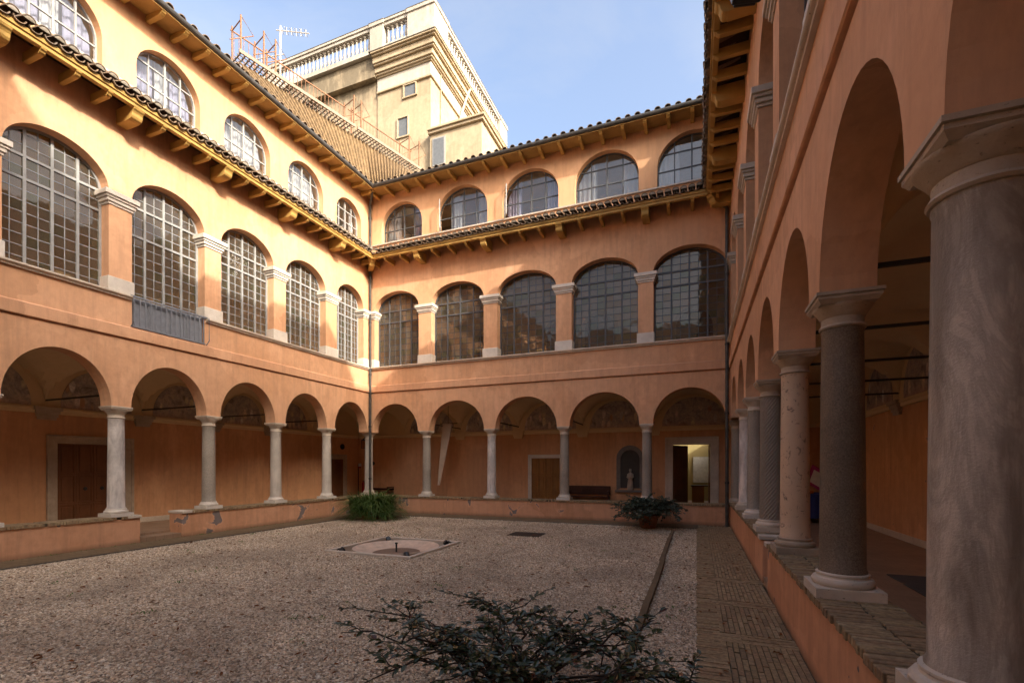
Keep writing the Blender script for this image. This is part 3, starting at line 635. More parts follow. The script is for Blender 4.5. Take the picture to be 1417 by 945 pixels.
def vault_mesh(T, bays, d, z0, H, n=16):
    """groin vault over each bay (s0,s1), depth from -WT to -d"""
    b = MB()
    for s0, s1 in bays:
        c, hw = (s0+s1)/2, (s1-s0)/2; oc, ow = -(WT-.03+d)/2, (d-WT+.03)/2; vs = []
        for i in range(n+1):
            u = -math.cos(math.pi*i/n)
            for j in range(n+1):
                v = -math.cos(math.pi*j/n)
                h = max(H*math.sqrt(max(0, 1-u*u)), H*math.sqrt(max(0, 1-v*v))); vs.append(T(c+hw*u, oc+ow*v, z0+h))
        b.add(vs, [(i*(n+1)+j, (i+1)*(n+1)+j, (i+1)*(n+1)+j+1, i*(n+1)+j+1) for i in range(n) for j in range(n)])
    return b.mesh('vault', 'vault', smooth=30, recalc=False)
def gallery(root, T, bays, d, L, wallmat='inner', s_lo=0.0, lun_hw=.86, rods=True, corner=True):
    b = MB(); b.box((s_lo-d, -d-.3, ZG-.15), (L, -d, 2.90), T); gw = part('gallery_wall', b, wallmat, root)
    b = MB(); b.box((s_lo-d, -d-.3, 2.901), (L, -d, 4.30), T); part('gallery_wall', b, 'vault', root)
    b = MB(); b.prism([(-d, 2.86), (-d+.05, 2.87), (-d+.06, 2.93), (-d+.09, 2.96), (-d+.09, 3.0), (-d, 3.0)], s_lo-d+.1, L, T); part('cornice', b, 'vault', root)
    b = MB(); b.box((s_lo-d+.02, -d, ZG), (L, -d+.025, ZG+.13), T); part('skirting', b, 'travertine', root)
    place('vault', vault_mesh(T, ([(s_lo-d+.01, s_lo-.03)] if corner else [])+bays, d, 3.0, 1.08), root)
    for s0, s1 in bays:
        c = (s0+s1)/2; hw = lun_hw*(s1-s0)/2; m_ = MB(); N = 20
        pts = [(c-hw*math.cos(math.pi*k/N), 3.03+.95*math.sin(math.pi*k/N)) for k in range(N+1)]
        vs = [T(s, -d+.004, z) for s, z in pts]+[T(s, -d+.02, z) for s, z in pts]; k = len(pts)
        m_.add(vs, [tuple(range(k)), tuple(range(2*k-1, k-1, -1))]+[(i, (i+1) % k, k+(i+1) % k, k+i) for i in range(k)]); part('fresco', m_, 'fresco', root)
        cb = MB(); moulding(cb, lambda s, o, z: T(s, o-d+.06, z), s1-.17, s1+.17, [(2.72, 2.78, .0), (2.782, 2.86, .025), (2.862, 2.93, .05), (2.932, 3.01, .085)], back=-.05); part('corbel', cb, 'vault' if T is TB else 'travertine_dark', root)
        if rods:
            q = MB(); q.box((s1-.015, -d-.05, 3.15), (s1+.015, -WT+.02, 3.185), T); part('tie_rod', q, 'iron', root)
    return gw

def parapet(root, T, segs, ztop, name='parapet', depth=.46, joined=True, ends=True):
    out = []
    for (s0, s1) in segs:
        b = MB(); b.box((s0, -depth+.02, ZF-.05), (s1, 0, ztop-.055), T); o = part('parapet', b, 'parapet' if T is not TR else 'parapet_clean', root, bevel=.012); out.append(o)
        if joined:
            k = MB(); s = s0+.003
            while s < s1-.04:
                j = rnd.uniform(-.008, .008); z = rnd.uniform(-.004, .003)
                if rnd.random() > .03:
                    k.box((s, -.225+j, ztop-.057), (s+.040, .028+j, ztop+z), T); k.box((s, -depth, ztop-.057), (s+.040, -.232+j, ztop+z), T)
                s += .0465
            q = part('coping', k, 'brick_far', o); q['kind'] = 'stuff'
            mm = MB(); mm.box((s0+.01, -depth+.01, ztop-.056), (s1-.01, .004, ztop-.012), T); part('coping_mortar', mm, 'mortar', o)
    return out

# ================================================================== BUILD: ground
b = MB(); b.quad((-400, -400, -.45), (400, -400, -.45), (400, 400, -.45), (-400, 400, -.45)); struct('ground', b, 'earth', recalc=False)
GX0, GX1, GY0, GY1 = XL+.78, .03, YS+.6, YB-.78
# gravel court with loose pebbles
b = MB(); BX, BY, BH = -5.74, 8.19, .97
gx = sorted([GX0+(GX1-GX0)*i/40 for i in range(41)]+[BX-BH+.03, BX+BH-.03]); gy = sorted([GY0+(GY1-GY0)*i/60 for i in range(61)]+[BY-BH+.03, BY+BH-.03])
NX, NY = len(gx)-1, len(gy)-1; vs = []
for j in range(NY+1):
    for i in range(NX+1):
        x, y = gx[i], gy[j]
        h = .012*math.sin(x*1.3+y*.7)+.010*math.sin(x*.6-y*1.9)+.006*math.sin(x*3.1+y*2.3); e = min(i, NX-i, j, NY-j); vs.append((x, y, -.014+(h*.6 if e > 1 else -.008)))
b.add(vs, [(j*(NX+1)+i, j*(NX+1)+i+1, (j+1)*(NX+1)+i+1, (j+1)*(NX+1)+i) for j in range(NY) for i in range(NX) if not (abs((gx[i]+gx[i+1])/2-BX) < BH-.03 and abs((gy[j]+gy[j+1])/2-BY) < BH-.03)])
struct('gravel_court', b, 'gravel_bed', smooth=True, recalc=False)
gs = MB(); gs.v = vs; gs.f = [f for f in b.f if vs[f[0]][1] > 1.0]; gs.mi = [0]*len(gs.f)
gso = place('gravel', gs.mesh('gravel', 'pebble', recalc=False)); gso['kind'] = 'stuff'; tag(gso, 'loose pale brown gravel covering the courtyard', 'gravel')
ng = bpy.data.node_groups.new('scatter_pebbles', 'GeometryNodeTree')
ng.interface.new_socket('Geometry', in_out='INPUT', socket_type='NodeSocketGeometry'); ng.interface.new_socket('Geometry', in_out='OUTPUT', socket_type='NodeSocketGeometry')
N_ = ng.nodes.new; gi = N_('NodeGroupInput'); go = N_('NodeGroupOutput'); dp = N_('GeometryNodeDistributePointsOnFaces'); dp.distribute_method = 'RANDOM'
ps = N_('GeometryNodeInputPosition'); ln = N_('ShaderNodeVectorMath'); ln.operation = 'LENGTH'; ng.links.new(ps.outputs[0], ln.inputs[0])
mr = N_('ShaderNodeMapRange'); ng.links.new(ln.outputs['Value'], mr.inputs[0]); mr.inputs[1].default_value = 3.5; mr.inputs[2].default_value = 13; mr.inputs[3].default_value = 3600; mr.inputs[4].default_value = 1500
ng.links.new(gi.outputs[0], dp.inputs['Mesh']); ng.links.new(mr.outputs[0], dp.inputs['Density'])
ico = N_('GeometryNodeMeshIcoSphere'); ico.inputs['Radius'].default_value = .0135; ico.inputs['Subdivisions'].default_value = 1
sm = N_('GeometryNodeSetMaterial'); sm.inputs['Material'].default_value = MAT['pebble']; ng.links.new(ico.outputs['Mesh'], sm.inputs[0])
ins = N_('GeometryNodeInstanceOnPoints'); ng.links.new(dp.outputs['Points'], ins.inputs['Points']); ng.links.new(sm.outputs[0], ins.inputs['Instance'])
rr = N_('FunctionNodeRandomValue'); rr.data_type = 'FLOAT_VECTOR'; rr.inputs[0].default_value = (-.5, -.5, 0); rr.inputs[1].default_value = (.5, .5, 6.28); ng.links.new(rr.outputs[0], ins.inputs['Rotation'])
rs = N_('FunctionNodeRandomValue'); rs.data_type = 'FLOAT_VECTOR'; rs.inputs[0].default_value = (.45, .4, .35); rs.inputs[1].default_value = (1.9, 1.3, .9); ng.links.new(rs.outputs[0], ins.inputs['Scale'])
ng.links.new(ins.outputs[0], go.inputs[0])
md = gso.modifiers.new('scatter', 'NODES'); md.node_group = ng

# walks round the gravel; the right one is laid brick by brick
b = MB(); b.quad((XL, YS, -.02), (GX0, YS, -.02), (GX0, YB, -.02), (XL, YB, -.02))
b.quad((GX0, GY1, -.02), (.03, GY1, -.02), (.03, YB, -.02), (GX0, YB, -.02)); b.quad((GX0, YS, -.02), (.03, YS, -.02), (.03, GY0, -.02), (GX0, GY0, -.02))
b.v = [(x, y, .004) for x, y, z in b.v]; struct('walk', b, 'walk_far', recalc=False)
b = MB(); b.quad((.03, YS, -.016), (XR, YS, -.016), (XR, YB, -.016), (.03, YB, -.016)); walk = struct('brick_walk', b, 'mortar', recalc=False)
def brick_mesh(lx, ly, lz, bev=.004):
    k = MB(); k.box((-lx/2, -ly/2, -lz), (lx/2, ly/2, 0)); return k.mesh('brick', 'brick', bevel=0)
BK = brick_mesh(.0415, .245, .03); BKH = brick_mesh(.0415, .119, .03); BKX = brick_mesh(.0455, .247, .03); farw = MB(); cnt = 0
def lay(x, y, rot, half=False):
    global cnt
    z = rnd.uniform(-.004, .004)
    if 2.6 < y and cnt < 290 and y < 8:
        place('brick', BKX if rot else BKH if half else BK, walk, mat=Matrix.Translation((x, y, z)) @ Matrix.Rotation((math.pi/2 if rot else 0)+rnd.uniform(-.012, .012), 4, 'Z') @ Matrix.Rotation(rnd.uniform(-.015, .015), 4, 'X')); cnt += 1
    else:
        lx, ly = (.247, .0455) if rot else (.0415, .119 if half else .245); farw.box((x-lx/2, y-ly/2, -.03), (x+lx/2, y+ly/2, z))
y = 2.62
def rows():
    y = 2.62
    while y < YB-.05:
        for i in range(13):                   # panel: bricks along the walk, broken joints
            cuts = [0, .25, .5, .75, 1.0] if i % 2 == 0 else [0, .125, .375, .625, .875, 1.0]
            for c0, c1 in zip(cuts, cuts[1:]):
                yy = y+(c0+c1)/2*1.008
                if yy < YB-.13: lay(.235+i*.0492, yy, False, c1-c0 < .2)
        yb = y
        y += 1.01
        for k in range(5):                    # cross band
            if y < YB-.05:
                for i in range(3): lay(.335+i*.2505+(.0 if k % 2 else -.06), y+.023, True)
                if k % 2 == 0: pass
            y += .0495
        for k in range(25):                   # border along the gravel
            if yb+k*.0495 < YB-.03: lay(.125+rnd.uniform(-.01, .01), yb+.02+k*.0495, True)
        y += .01
rows()
y = YS+.3
while y < 2.55:
    for i in range(13): farw.box((.222+i*.0505, y, -.03), (.268+i*.0505, y+.245, rnd.uniform(-.004, .003)))
    y += .252
fw_ = part('far_bricks', farw, 'brick_far', walk); fw_['kind'] = 'stuff'

# ================================================================== ranges
P2 = lambda s, T=TL: T(s, 0, 0)
LEFT = thing('cloister_range', 'sunlit orange plastered cloister range with grey balcony panel below one leaded window', 'building', (XL-1.5, 5, 0))
BACK = thing('cloister_range', 'orange plastered cloister range with two open casements and an open doorway onto a lit room', 'building', (-5, YB+1.5, 0))
RIGHT = thing('cloister_range', 'shaded orange cloister range with spiral fluted column and floodlight under its eave', 'building', (XR+1.5, 5, 0))
SOUTH = thing('cloister_range', 'orange cloister range facing the leaded windows across the gravel', 'building', (-5, YS-1.5, 0))
LL = YB-YS
# ---- left
ac = [.975+2.027*k for k in range(10)]
A_L = [(c, .83) for c in ac]; W_L = [(1.03, .68)]+[(c+.015, .80) for c in ac[1:]]; T_L = [(1.10, .62)]+[(c+.03, .70) for c in ac[1:]]
ops3, ops2 = cloister_range(LEFT, TL, LL, A_L, W_L, T_L, 2.897, .998, 5.17, 1.989, 2.027/4, has_rail=3, w_lo=-WT, frame='frame_grey')
cs = [[(.05, .42, 'curtain_lilac'), (.5, .95, 'curtain')], [(.03, .97, 'curtain')], [(.03, .97, 'curtain')], [(.02, .5, 'curtain_lilac'), (.55, .98, 'curtain')], [(.03, .97, 'curtain_lilac')]]
for i, op in enumerate(ops3[:6]): attic_window(TL, LEFT, op, 'frame_grey', curtains=([(.02, .2, 'curtain')] if i == 0 else [(.03, .5, 'curtain'), (.5, .97, 'curtain')] if i < 3 else [(.03, .35, 'curtain_lilac'), (.38, .6, 'curtain'), (.62, .97, 'curtain_lilac')]))
bays_L = [(-.03, 1.989)]+[(1.989+2.027*k, 1.989+2.027*(k+1)) for k in range(9)]
gwL = gallery(LEFT, TL, bays_L, GD, LL, lun_hw=.74)
mL = {0: ('marble_grey', 'travertine'), 1: ('marble_grey', 'travertine_pale'), 2: ('granite', 'travertine_pale'), 3: ('marble_white', 'travertine')}
ZP = .60
for k in range(8):
    mt, cp = [('marble_grey', 'travertine_pale'), ('marble_grey', 'travertine_pale'), ('granite', 'travertine_pale'), ('marble_white', 'travertine_pale')][min(k, 3)]
    x, y, _ = TL(1.989+2.027*k, -.175, 0); column(LEFT, x, y, ZP, 2.897-ZP, mt, 'travertine', cp, r=.152)
x, y, _ = TL(-.16, -.17, 0); column(LEFT, x, y, ZP, 2.897-ZP, 'marble_grey', 'travertine', 'travertine', r=.15, sq=.40)
segL = [(-.42, YB-7.5), (YB-6.62, LL)]
for o in parapet(LEFT, TL, segL, ZP): pass
for s0, s1 in ((YB-7.78, YB-7.49), (YB-6.63, YB-6.36)):
    b = MB(); b.box((s0, -.47, ZP-.052), (s1, .035, ZP+.006), TL); part('end_slab', b, 'travertine', LEFT, bevel=.006)
# grey balcony panel
op = ops2[3]; c, hw = op['c'], op['hw']; b = MB(); z0, z1 = op['zb'], 5.27
b.box((c-hw+.01, -.10, z0), (c+hw-.01, -.07, z1), TL)
for i in range(4):
    a = c-hw+.04+i*(2*hw-.06)/4; e = a+(2*hw-.06)/4-.03
    for (p, q, r_, t_) in ((a, a+.05, z0+.03, z1-.04), (e-.05, e, z0+.03, z1-.04), (a+.05, e-.05, z0+.03, z0+.09), (a+.05, e-.05, z1-.1, z1-.04)): b.box((p, -.068, r_), (q, -.05, t_), TL)
pn = part('balcony_panel', b, 'panel_grey', LEFT, bevel=.004)
b = MB(); b.box((c-hw-.02, -.0, z1-.012), (c+hw+.02, .035, z1+.022), TL); b.box((c-hw, .005, z0+.01), (c+hw, .03, z0+.035), TL)
for i in range(15): s = c-hw+.04+i*(2*hw-.08)/14; b.box((s-.008, .01, z0+.03), (s+.008, .026, z1-.01), TL)
for s in (c-hw-.03, c+hw+.03): b.tube([TL(s, .02, z1+.01), TL(s, .11, z1-.02), TL(s, .12, z0+.1), TL(s, .02, z0)], .012, 6)
part('balcony_rail', b, 'panel_grey', LEFT)
# ---- back
LB = XR-XL
A_B = [(-10.12-XL, .97), (-7.64-XL, 1.047), (-5.133-XL, 1.047), (-2.626-XL, 1.047), (-.2-XL, .985)]
W_B = [(-10.05-XL, .94), (-7.6-XL, 1.0), (-5.11-XL, 1.0), (-2.61-XL, 1.0), (-.2-XL, .975)]
T_B = [(-9.83-XL, .85), (-7.42-XL, .95), (-4.98-XL, .95), (-2.55-XL, .96), (-.13-XL, .94)]
ops3, _ = cloister_range(BACK, TB, LB, A_B, W_B, T_B, 2.897, .998, 5.17, -8.89-XL, .627, m1=1, frame='lead')
cB = [([(.02, .38, 'curtain'), (.72, .97, 'curtain_lilac')], None), ([(.25, .42, 'curtain'), (.76, .97, 'curtain')], 0), ([(.02, .3, 'curtain_lilac'), (.76, .98, 'curtain_lilac')], 0), ([(.02, .33, 'curtain'), (.75, .98, 'curtain')], None), ([(.02, .32, 'curtain'), (.72, .97, 'curtain')], None)]
for op, (cu, ca) in zip(ops3, cB): attic_window(TB, BACK, op, 'frame_dark', curtains=cu, casement=ca)
cB_ = [-8.89-XL, -6.386-XL, -3.88-XL, -1.373-XL]
bays_B = [(-WT, cB_[0]), (cB_[0], cB_[1]), (cB_[1], cB_[2]), (cB_[2], cB_[3]), (cB_[3], LB+WT)]
gwB = gallery(BACK, TB, bays_B, GD, LB+GDR, corner=False, lun_hw=.80)
for s, mt, cp in zip(cB_, ('granite', 'marble_white', 'granite', 'granite'), ('travertine_pale',)*4):
    x, y, _ = TB(s, -.175, 0); column(BACK, x, y, ZP, 2.897-ZP, mt, 'travertine', cp, r=.148 if mt != 'marble_white' else .15, sq=.42)
parapet(BACK, TB, [(-.05, LB+.1)], ZP)
# ---- right
RC = [12.07, 10.13, 8.2, 6.26, 4.35, 2.42, .48, -1.46, -3.4, -5.35]
sR = [YB-y for y in RC]; mids = [(YB-14.15+sR[0])/2+.02]+[(a+b_)/2 for a, b_ in zip(sR, sR[1:])]
A_R = [(mids[0]+.02, .79)]+[(c, .785) for c in mids[1:]]
W_R = [(c, .74) for c in mids]; T_R = [(c, .62) for c in mids]
ops3, _ = cloister_range(RIGHT, TR, LL, A_R, W_R, T_R, 2.95, .96, 5.0, sR[1], 1.945/4, w_lo=-WT, top_setback=.12, panes=False, frame='lead')
for op in ops3: attic_window(TR, RIGHT, dict(op), 'frame_dark', o=-.3)
bays_R = [(-.03, sR[0])]+[(a, b_) for a, b_ in zip(sR, sR[1:])]
gwR = gallery(RIGHT, TR, bays_R, GDR, LL, wallmat='inner_peel', lun_hw=.72)
ZPR = .665
RM = [('marble_white', 'travertine'), ('granite', 'travertine_pale'), ('spiral', 'travertine'), ('breccia', 'travertine_dark'), ('granite_dark', 'travertine'), ('cipollino', 'travertine_dark')]
for k, y in enumerate(RC[:8]):
    mt, bs_ = RM[min(k, 5)]; x = XR+.19
    column(RIGHT, x, y, ZPR, 2.95-ZPR, mt, 'travertine' if k < 2 else 'travertine_dark', bs_ if k != 5 else 'travertine', r=.168 if k == 5 else .152, sq=.425 if k == 5 else .44, spiral=(k == 2))
column(RIGHT, XR+.17, YB+.16, ZP, 2.92-ZP, 'granite', 'travertine_dark', 'travertine', r=.15, sq=.40)
segR = [(-.02, YB-7.52), (YB-6.98, LL)]
pR = parapet(RIGHT, TR, segR, ZPR, joined=False)
BKC = MB(); BKC.box((0, 0, -.057), (.244, .041, 0)); BKC = BKC.mesh('brick', 'brick', bevel=.004)
cnt2 = 0; fc = [MB(), MB()]
for si, (s0, s1) in enumerate(segR):
    s = s0+.003
    while s < s1-.04:
        y = YB-s; near = si == 1 and 1.55 < y; j = rnd.uniform(-.01, .01); st = rnd.choice((0, .06, -.05))
        for (o1, ln) in ((.03+j, .244), (-.222+j+st*.3, .244)):
            z = ZPR+rnd.uniform(-.005, .003)
            if near and cnt2 < 296:
                M = Matrix.Translation((XR-o1, y-.041, z)) @ Matrix.Rotation(rnd.uniform(-.012, .012), 4, 'Z') @ Matrix.Rotation(rnd.uniform(-.02, .02), 4, 'Y'); place('brick', BKC, pR[1], mat=M); cnt2 += 1
            else: fc[si].box((s, o1-ln, ZPR-.057), (s+.041, o1, z), TR)
        s += .0465
    mm = MB(); mm.box((s0+.01, -.46, ZPR-.056), (s1-.01, .004, ZPR-.010), TR); part('coping_mortar', mm, 'mortar', pR[si])
    q = part('coping', fc[si], 'brick_far', pR[si]); q['kind'] = 'stuff'
for s0, s1 in ((YB-7.70, YB-7.50), (YB-6.99, YB-6.80)):
    b = MB(); b.box((s0, -.47, ZPR-.05), (s1, .04, ZPR+.008), TR); part('end_slab', b, 'travertine', RIGHT, bevel=.006)
# unseen blocks on the right range's roof, shaped to cast the court's shadow edges
b = MB()
for (y0, y1, z1, dpt) in ((.8, 6.1, 14.3, 2.6), (-2.6, .8, 15.3, 2.4), (-9, -2.6, 17.8, 5.0)): b.box((XR+.74, y0, 11.3), (XR+.74+dpt, y1, z1))
part('roof_shadow_block', b, 'tower', RIGHT)
# ---- south
cloister_range(SOUTH, TS, LB, [(c, h) for c, h in A_B], W_B, None, 2.897, .998, 5.17, 2.3, .627, detail=0, m1=1, panes=False)
gallery(SOUTH, TS, bays_B, GD, LB+GDR, corner=False)
# gallery floors
b = MB(); d = GD
b.box((XL-d, YS, -.05), (XL-.40, YB+d, ZG)); struct('gallery_floor', b, 'gallery_tiles')
b = MB(); b.box((XL-.40, YB+.40, -.05), (XR+.40, YB+d, ZG)); struct('gallery_floor', b, 'gallery_tiles')
b = MB(); b.box((XR+.40, YS, -.05), (XR+GDR, YB+d, ZG)); struct('gallery_floor', b, 'gallery_tiles')
# steps in the two parapet openings
b = MB(); b.box((XL-.42, 6.62, -.03), (XL-.02, 7.5, .10)); struct('threshold', b, 'gallery_tiles')
b = MB(); b.box((XR+.02, 6.98, -.03), (XR+.42, 7.52, .10)); struct('threshold', b, 'gallery_tiles')

# ================================================================== things on the buildings
TLi = lambda s, o, z: TL(s, o-GD, z)      # o measured from the gallery's inner wall
TBi = lambda s, o, z: TB(s, o-GD, z)
def door(root, T, s0, s1, z0, z1, fw, mat, frame='travertine_dark', cols=4, rws=3, leaves=2, handles=True):
    b = MB()
    for (a, e, z, y) in ((s0-fw, s0, z0, z1), (s1, s1+fw, z0, z1), (s0-fw, s1+fw, z1, z1+fw)): b.box((a, 0, z), (e, .05, y), T)
    for (a, e, z, y) in ((s0-fw, s0-fw*.72, z0, z1+fw*.72), (s1+fw*.72, s1+fw, z0, z1+fw*.72), (s0-fw, s1+fw, z1+fw*.72, z1+fw)): b.box((a-.004, 0, z), (e+.004, .075, y+.004), T)
    f = part('door_frame', b, frame, root, bevel=.006)
    b = MB(); b.box((s0, .002, z0), (s1, .018, z1), T); d = part('door', b, mat, root)
    wd = (s1-s0)/cols; hs_ = [.30, .34, .36] if rws == 3 else [1/rws]*rws
    for i in range(cols):
        z = z0
        for j in range(rws):
            h = (z1-z0)*hs_[j]; b = MB(); a, e = s0+i*wd, s0+(i+1)*wd; g = .045
            for (p, q, r_, t_) in ((a+.004, a+g, z+.004, z+h-.004), (e-g, e-.004, z+.004, z+h-.004), (a+g, e-g, z+.004, z+g), (a+g, e-g, z+h-g, z+h-.004)): b.box((p, .016, r_), (q, .042, t_), T)
            b.box((a+g+.03, .016, z+g+.03), (e-g-.03, .034, z+h-g-.03), T); part('panel', b, mat, d, bevel=.005); z += h
    if handles:
        for i in (1, 2):
            b = MB(); c = Vector(T(s0+(i+.5)*wd, .05, z0+(z1-z0)*.47)); b.lathe([(.0, 0), (.035, 0), (.045, .012), (.035, .03), (.0, .036)], n=14, cap=False)
            n = (Vector(T(0, 1, 0))-Vector(T(0, 0, 0))).to_track_quat('Z', 'Y'); place('handle', b.mesh('handle', 'iron', smooth=40), d, mat=Matrix.Translation(c) @ n.to_matrix().to_4x4())
    return d
door(LEFT, TLi, YB-7.86, YB-6.45, ZG, 2.19, .19, 'door_dark')
door(LEFT, TLi, -1.72, -.95, ZG, 1.95, .2, 'door_dark', cols=2, handles=False)
door(BACK, TBi, -5.85-XL, -4.74-XL, ZG, 1.96, .13, 'door_light', 'travertine_pale', cols=4, rws=3, handles=False)
# arched doorways on the inner wall of the upper gallery, seen through the leaded windows
for xc, hw_, zt_ in ((-4.72, .52, 7.05), (-3.25, .55, 7.10), (-.08, .58, 6.90), (-7.6, .5, 7.0)):
    b = MB(); sc0 = xc-XL; N = 14
    for (w, o1, mi) in ((hw_+.14, .05, 0), (hw_, .06, 1)):
        pts = [(sc0-w, ZBAND1+.05)]+[(sc0-w*math.cos(math.pi*k/N), zt_-hw_+w*math.sin(math.pi*k/N)) for k in range(N+1)]+[(sc0+w, ZBAND1+.05)]; n = len(pts)
        vs = [TBi(q, .001, z) for q, z in pts]+[TBi(q, o1, z) for q, z in pts]; b.add(vs, [tuple(range(n)), tuple(range(2*n-1, n-1, -1))]+[(i, (i+1) % n, n+(i+1) % n, n+i) for i in range(n)], mi)
    part('inner_doorway', b, ['travertine_dark', 'door_dark'], BACK)
# open gateway on the back wall with a room behind it, lit through an added gap in its ceiling
s0, s1, zt, fw = -.76-XL, .42-XL, 2.39, .25
b = MB()
for (a, e, z, y) in ((s0-fw, s0, ZG, zt), (s1, s1+fw, ZG, zt), (s0-fw, s1+fw, zt, zt+fw)): b.box((a, .001, z), (e, .055, y), TBi)
for (a, e, z, y) in ((s0-fw, s0-fw*.75, ZG, zt+fw), (s1+fw*.75, s1+fw, ZG, zt+fw), (s0-fw+.06, s1+fw-.06, zt+fw*.75, zt+fw)): b.box((a-.005, .001, z), (e+.005, .08, y+.004), TBi)
part('door_frame', b, 'travertine', BACK, bevel=.008)
# rebuild the back gallery wall with the doorway left open
bpy.data.objects.remove(gwB)
b = MB(); S0, S1 = -GD, LB+GDR
for (a, e, z, y) in ((S0, s0, 0, 2.9), (s1, S1, 0, 2.9), (s0, s1, zt, 2.9)): b.box((a, -.3, z), (e, 0, y), TBi)
part('gallery_wall', b, 'inner', BACK)
r = MB(); a, e, dd, zc = s0-1.4, s1+1.5, -5.2, 3.6
r.quad(TBi(a, dd, ZG), TBi(e, dd, ZG), TBi(e, dd, zc), TBi(a, dd, zc)); r.quad(TBi(a, dd, ZG), TBi(a, -.31, ZG), TBi(a, -.31, zc), TBi(a, dd, zc)); r.quad(TBi(e, dd, ZG), TBi(e, -.31, ZG), TBi(e, -.31, zc), TBi(e, dd, zc))
room = part('room', r, 'room_cream', BACK, recalc=False)
r = MB(); r.box((a, -3.7, zc-.4), (e, -.31, zc-.3), TBi); part('room_ceiling', r, 'room_cream', room)
r = MB(); r.box((a, dd, ZG-.05), (e, -.0, ZG-.002), TBi); part('room_floor', r, 'gallery_tiles', room)
b = MB(); la = R(58); TLf = lambda u, q, z: TBi(s0+.03+u*math.cos(la)-q*math.sin(la), -.04-u*math.sin(la)-q*math.cos(la), z)
b.box((0, -.02, ZG+.01), (.80, .02, zt-.02), TLf)
for i in range(3): b.box((.08, -.035, ZG+.12+i*.72), (.72, -.021, ZG+.72+i*.72), TLf)
b.box((s0+.001, -.22, ZG+.01), (s0+.03, -.02, zt-.02), TBi); b.box((s1-.05, -.75, ZG+.01), (s1-.015, -.02, zt-.02), TBi)
part('door_leaf', b, 'door_dark', BACK, bevel=.005)
o = MB(); o.box((s0+.62, dd+.02, .95), (s1+.7, dd+.05, 2.05), TBi); o.box((s0+.60, dd+.018, .93), (s1+.72, dd+.035, 2.07), TBi, 1)
tag(part('whiteboard', o, ['white', 'galv'], None), 'whiteboard on the wall of the lit room behind the open doorway', 'whiteboard')
dk = thing('desk', 'wooden desk standing in the lit room behind the open doorway', 'desk', TBi(s1-.2, -3.2, ZG))
b = MB(); b.box((s1-.65, -3.6, ZG+.72), (s1+.5, -2.9, ZG+.76), TBi); part('desk_top', b, 'black', dk)
b = MB(); b.box((s1-.6, -3.5, ZG), (s1-.15, -3.0, ZG+.72), TBi); part('pedestal', b, 'door_light', dk); b = MB(); b.box((s1+.4, -3.5, ZG), (s1+.45, -3.0, ZG+.72), TBi); part('leg', b, 'door_light', dk)
# niche with statue
nc, nw = -2.19-XL, .47; b = MB(); N = 16
def ringpts(w, z0, zs): return [(nc-w, z0)]+[(nc-w*math.cos(math.pi*k/N), zs+w*math.sin(math.pi*k/N)) for k in range(N+1)]+[(nc+w, z0)]
po, pi_ = ringpts(nw, .80, 1.92), ringpts(nw-.14, .88, 1.90); n = len(po)
vs = [TBi(s, .0, z) for s, z in po]+[TBi(s, .06, z) for s, z in po]+[TBi(s, .06, z) for s, z in pi_]+[TBi(s, .0, z) for s, z in pi_]
b.add(vs, [(k*n+i, k*n+i+1, ((k+1) % 4)*n+i+1, ((k+1) % 4)*n+i) for k in range(4) for i in range(n-1)]); b.box((nc-nw-.04, 0, .74), (nc+nw+.04, .10, .82), TBi)
nf = part('niche', b, 'niche_stone', BACK, recalc=True)
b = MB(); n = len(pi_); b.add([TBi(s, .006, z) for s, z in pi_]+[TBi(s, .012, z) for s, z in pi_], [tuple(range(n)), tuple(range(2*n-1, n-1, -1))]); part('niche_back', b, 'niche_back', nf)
cx, cy, _ = TBi(nc+.02, .10, 0)
st = MB(); st.lathe([(.10, 0), (.10, .03), (.115, .04), (.105, .15), (.09, .3), (.075, .42), (.085, .50), (.088, .56), (.06, .60), (.028, .625), (.03, .64), (.047, .67), (.05, .70), (.04, .735), (.0, .75)], n=18, cap=False)
st.v = [(x*1.0, y*.62, z) for x, y, z in st.v]
for sg in (-1, 1): st.tube([(sg*.08, 0, .56), (sg*.10, -.02, .45), (sg*.05, -.06, .40), (0, -.07, .43)], [.028, .026, .022, .016], 8)
tag(place('statue', st.mesh('statue', 'statue', smooth=60), None, (cx, cy-.0, .822)), 'small pale standing statue in the dark arched niche', 'statue')
# benches
def bench(label, s0, s1, zt, T):
    r_ = thing('bench', label, 'bench', T((s0+s1)/2, .3, ZG)); hb = ZG+.44
    b = MB(); b.box((s0, .06, hb-.03), (s1, .46, hb), T); part('seat', b, 'bench_wood', r_, bevel=.005)
    b = MB(); b.box((s0, .04, hb+.05), (s1, .075, zt), T)
    for k in range(3): a = s0+.03+k*(s1-s0-.04)/3; b.box((a, .075, hb+.1), (a+(s1-s0)/3-.05, .088, zt-.07), T)
    part('backrest', b, 'bench_wood', r_, bevel=.004)
    for s in (s0, s1-.05):
        b = MB(); b.box((s, .05, ZG), (s+.05, .44, hb-.03), T); part('leg', b, 'bench_wood', r_); b = MB(); b.box((s-.01, .05, hb+.16), (s+.06, .47, hb+.20), T); b.box((s, .40, hb), (s+.05, .45, hb+.16), T); part('armrest', b, 'bench_wood', r_)
bench('dark wooden bench between the light brown door and the statue niche', -4.38-XL, -2.87-XL, .95, TBi)
bench('dark wooden bench against the gallery wall behind the strappy green plant', -13.2-XL, -12.06-XL, .72, TBi)
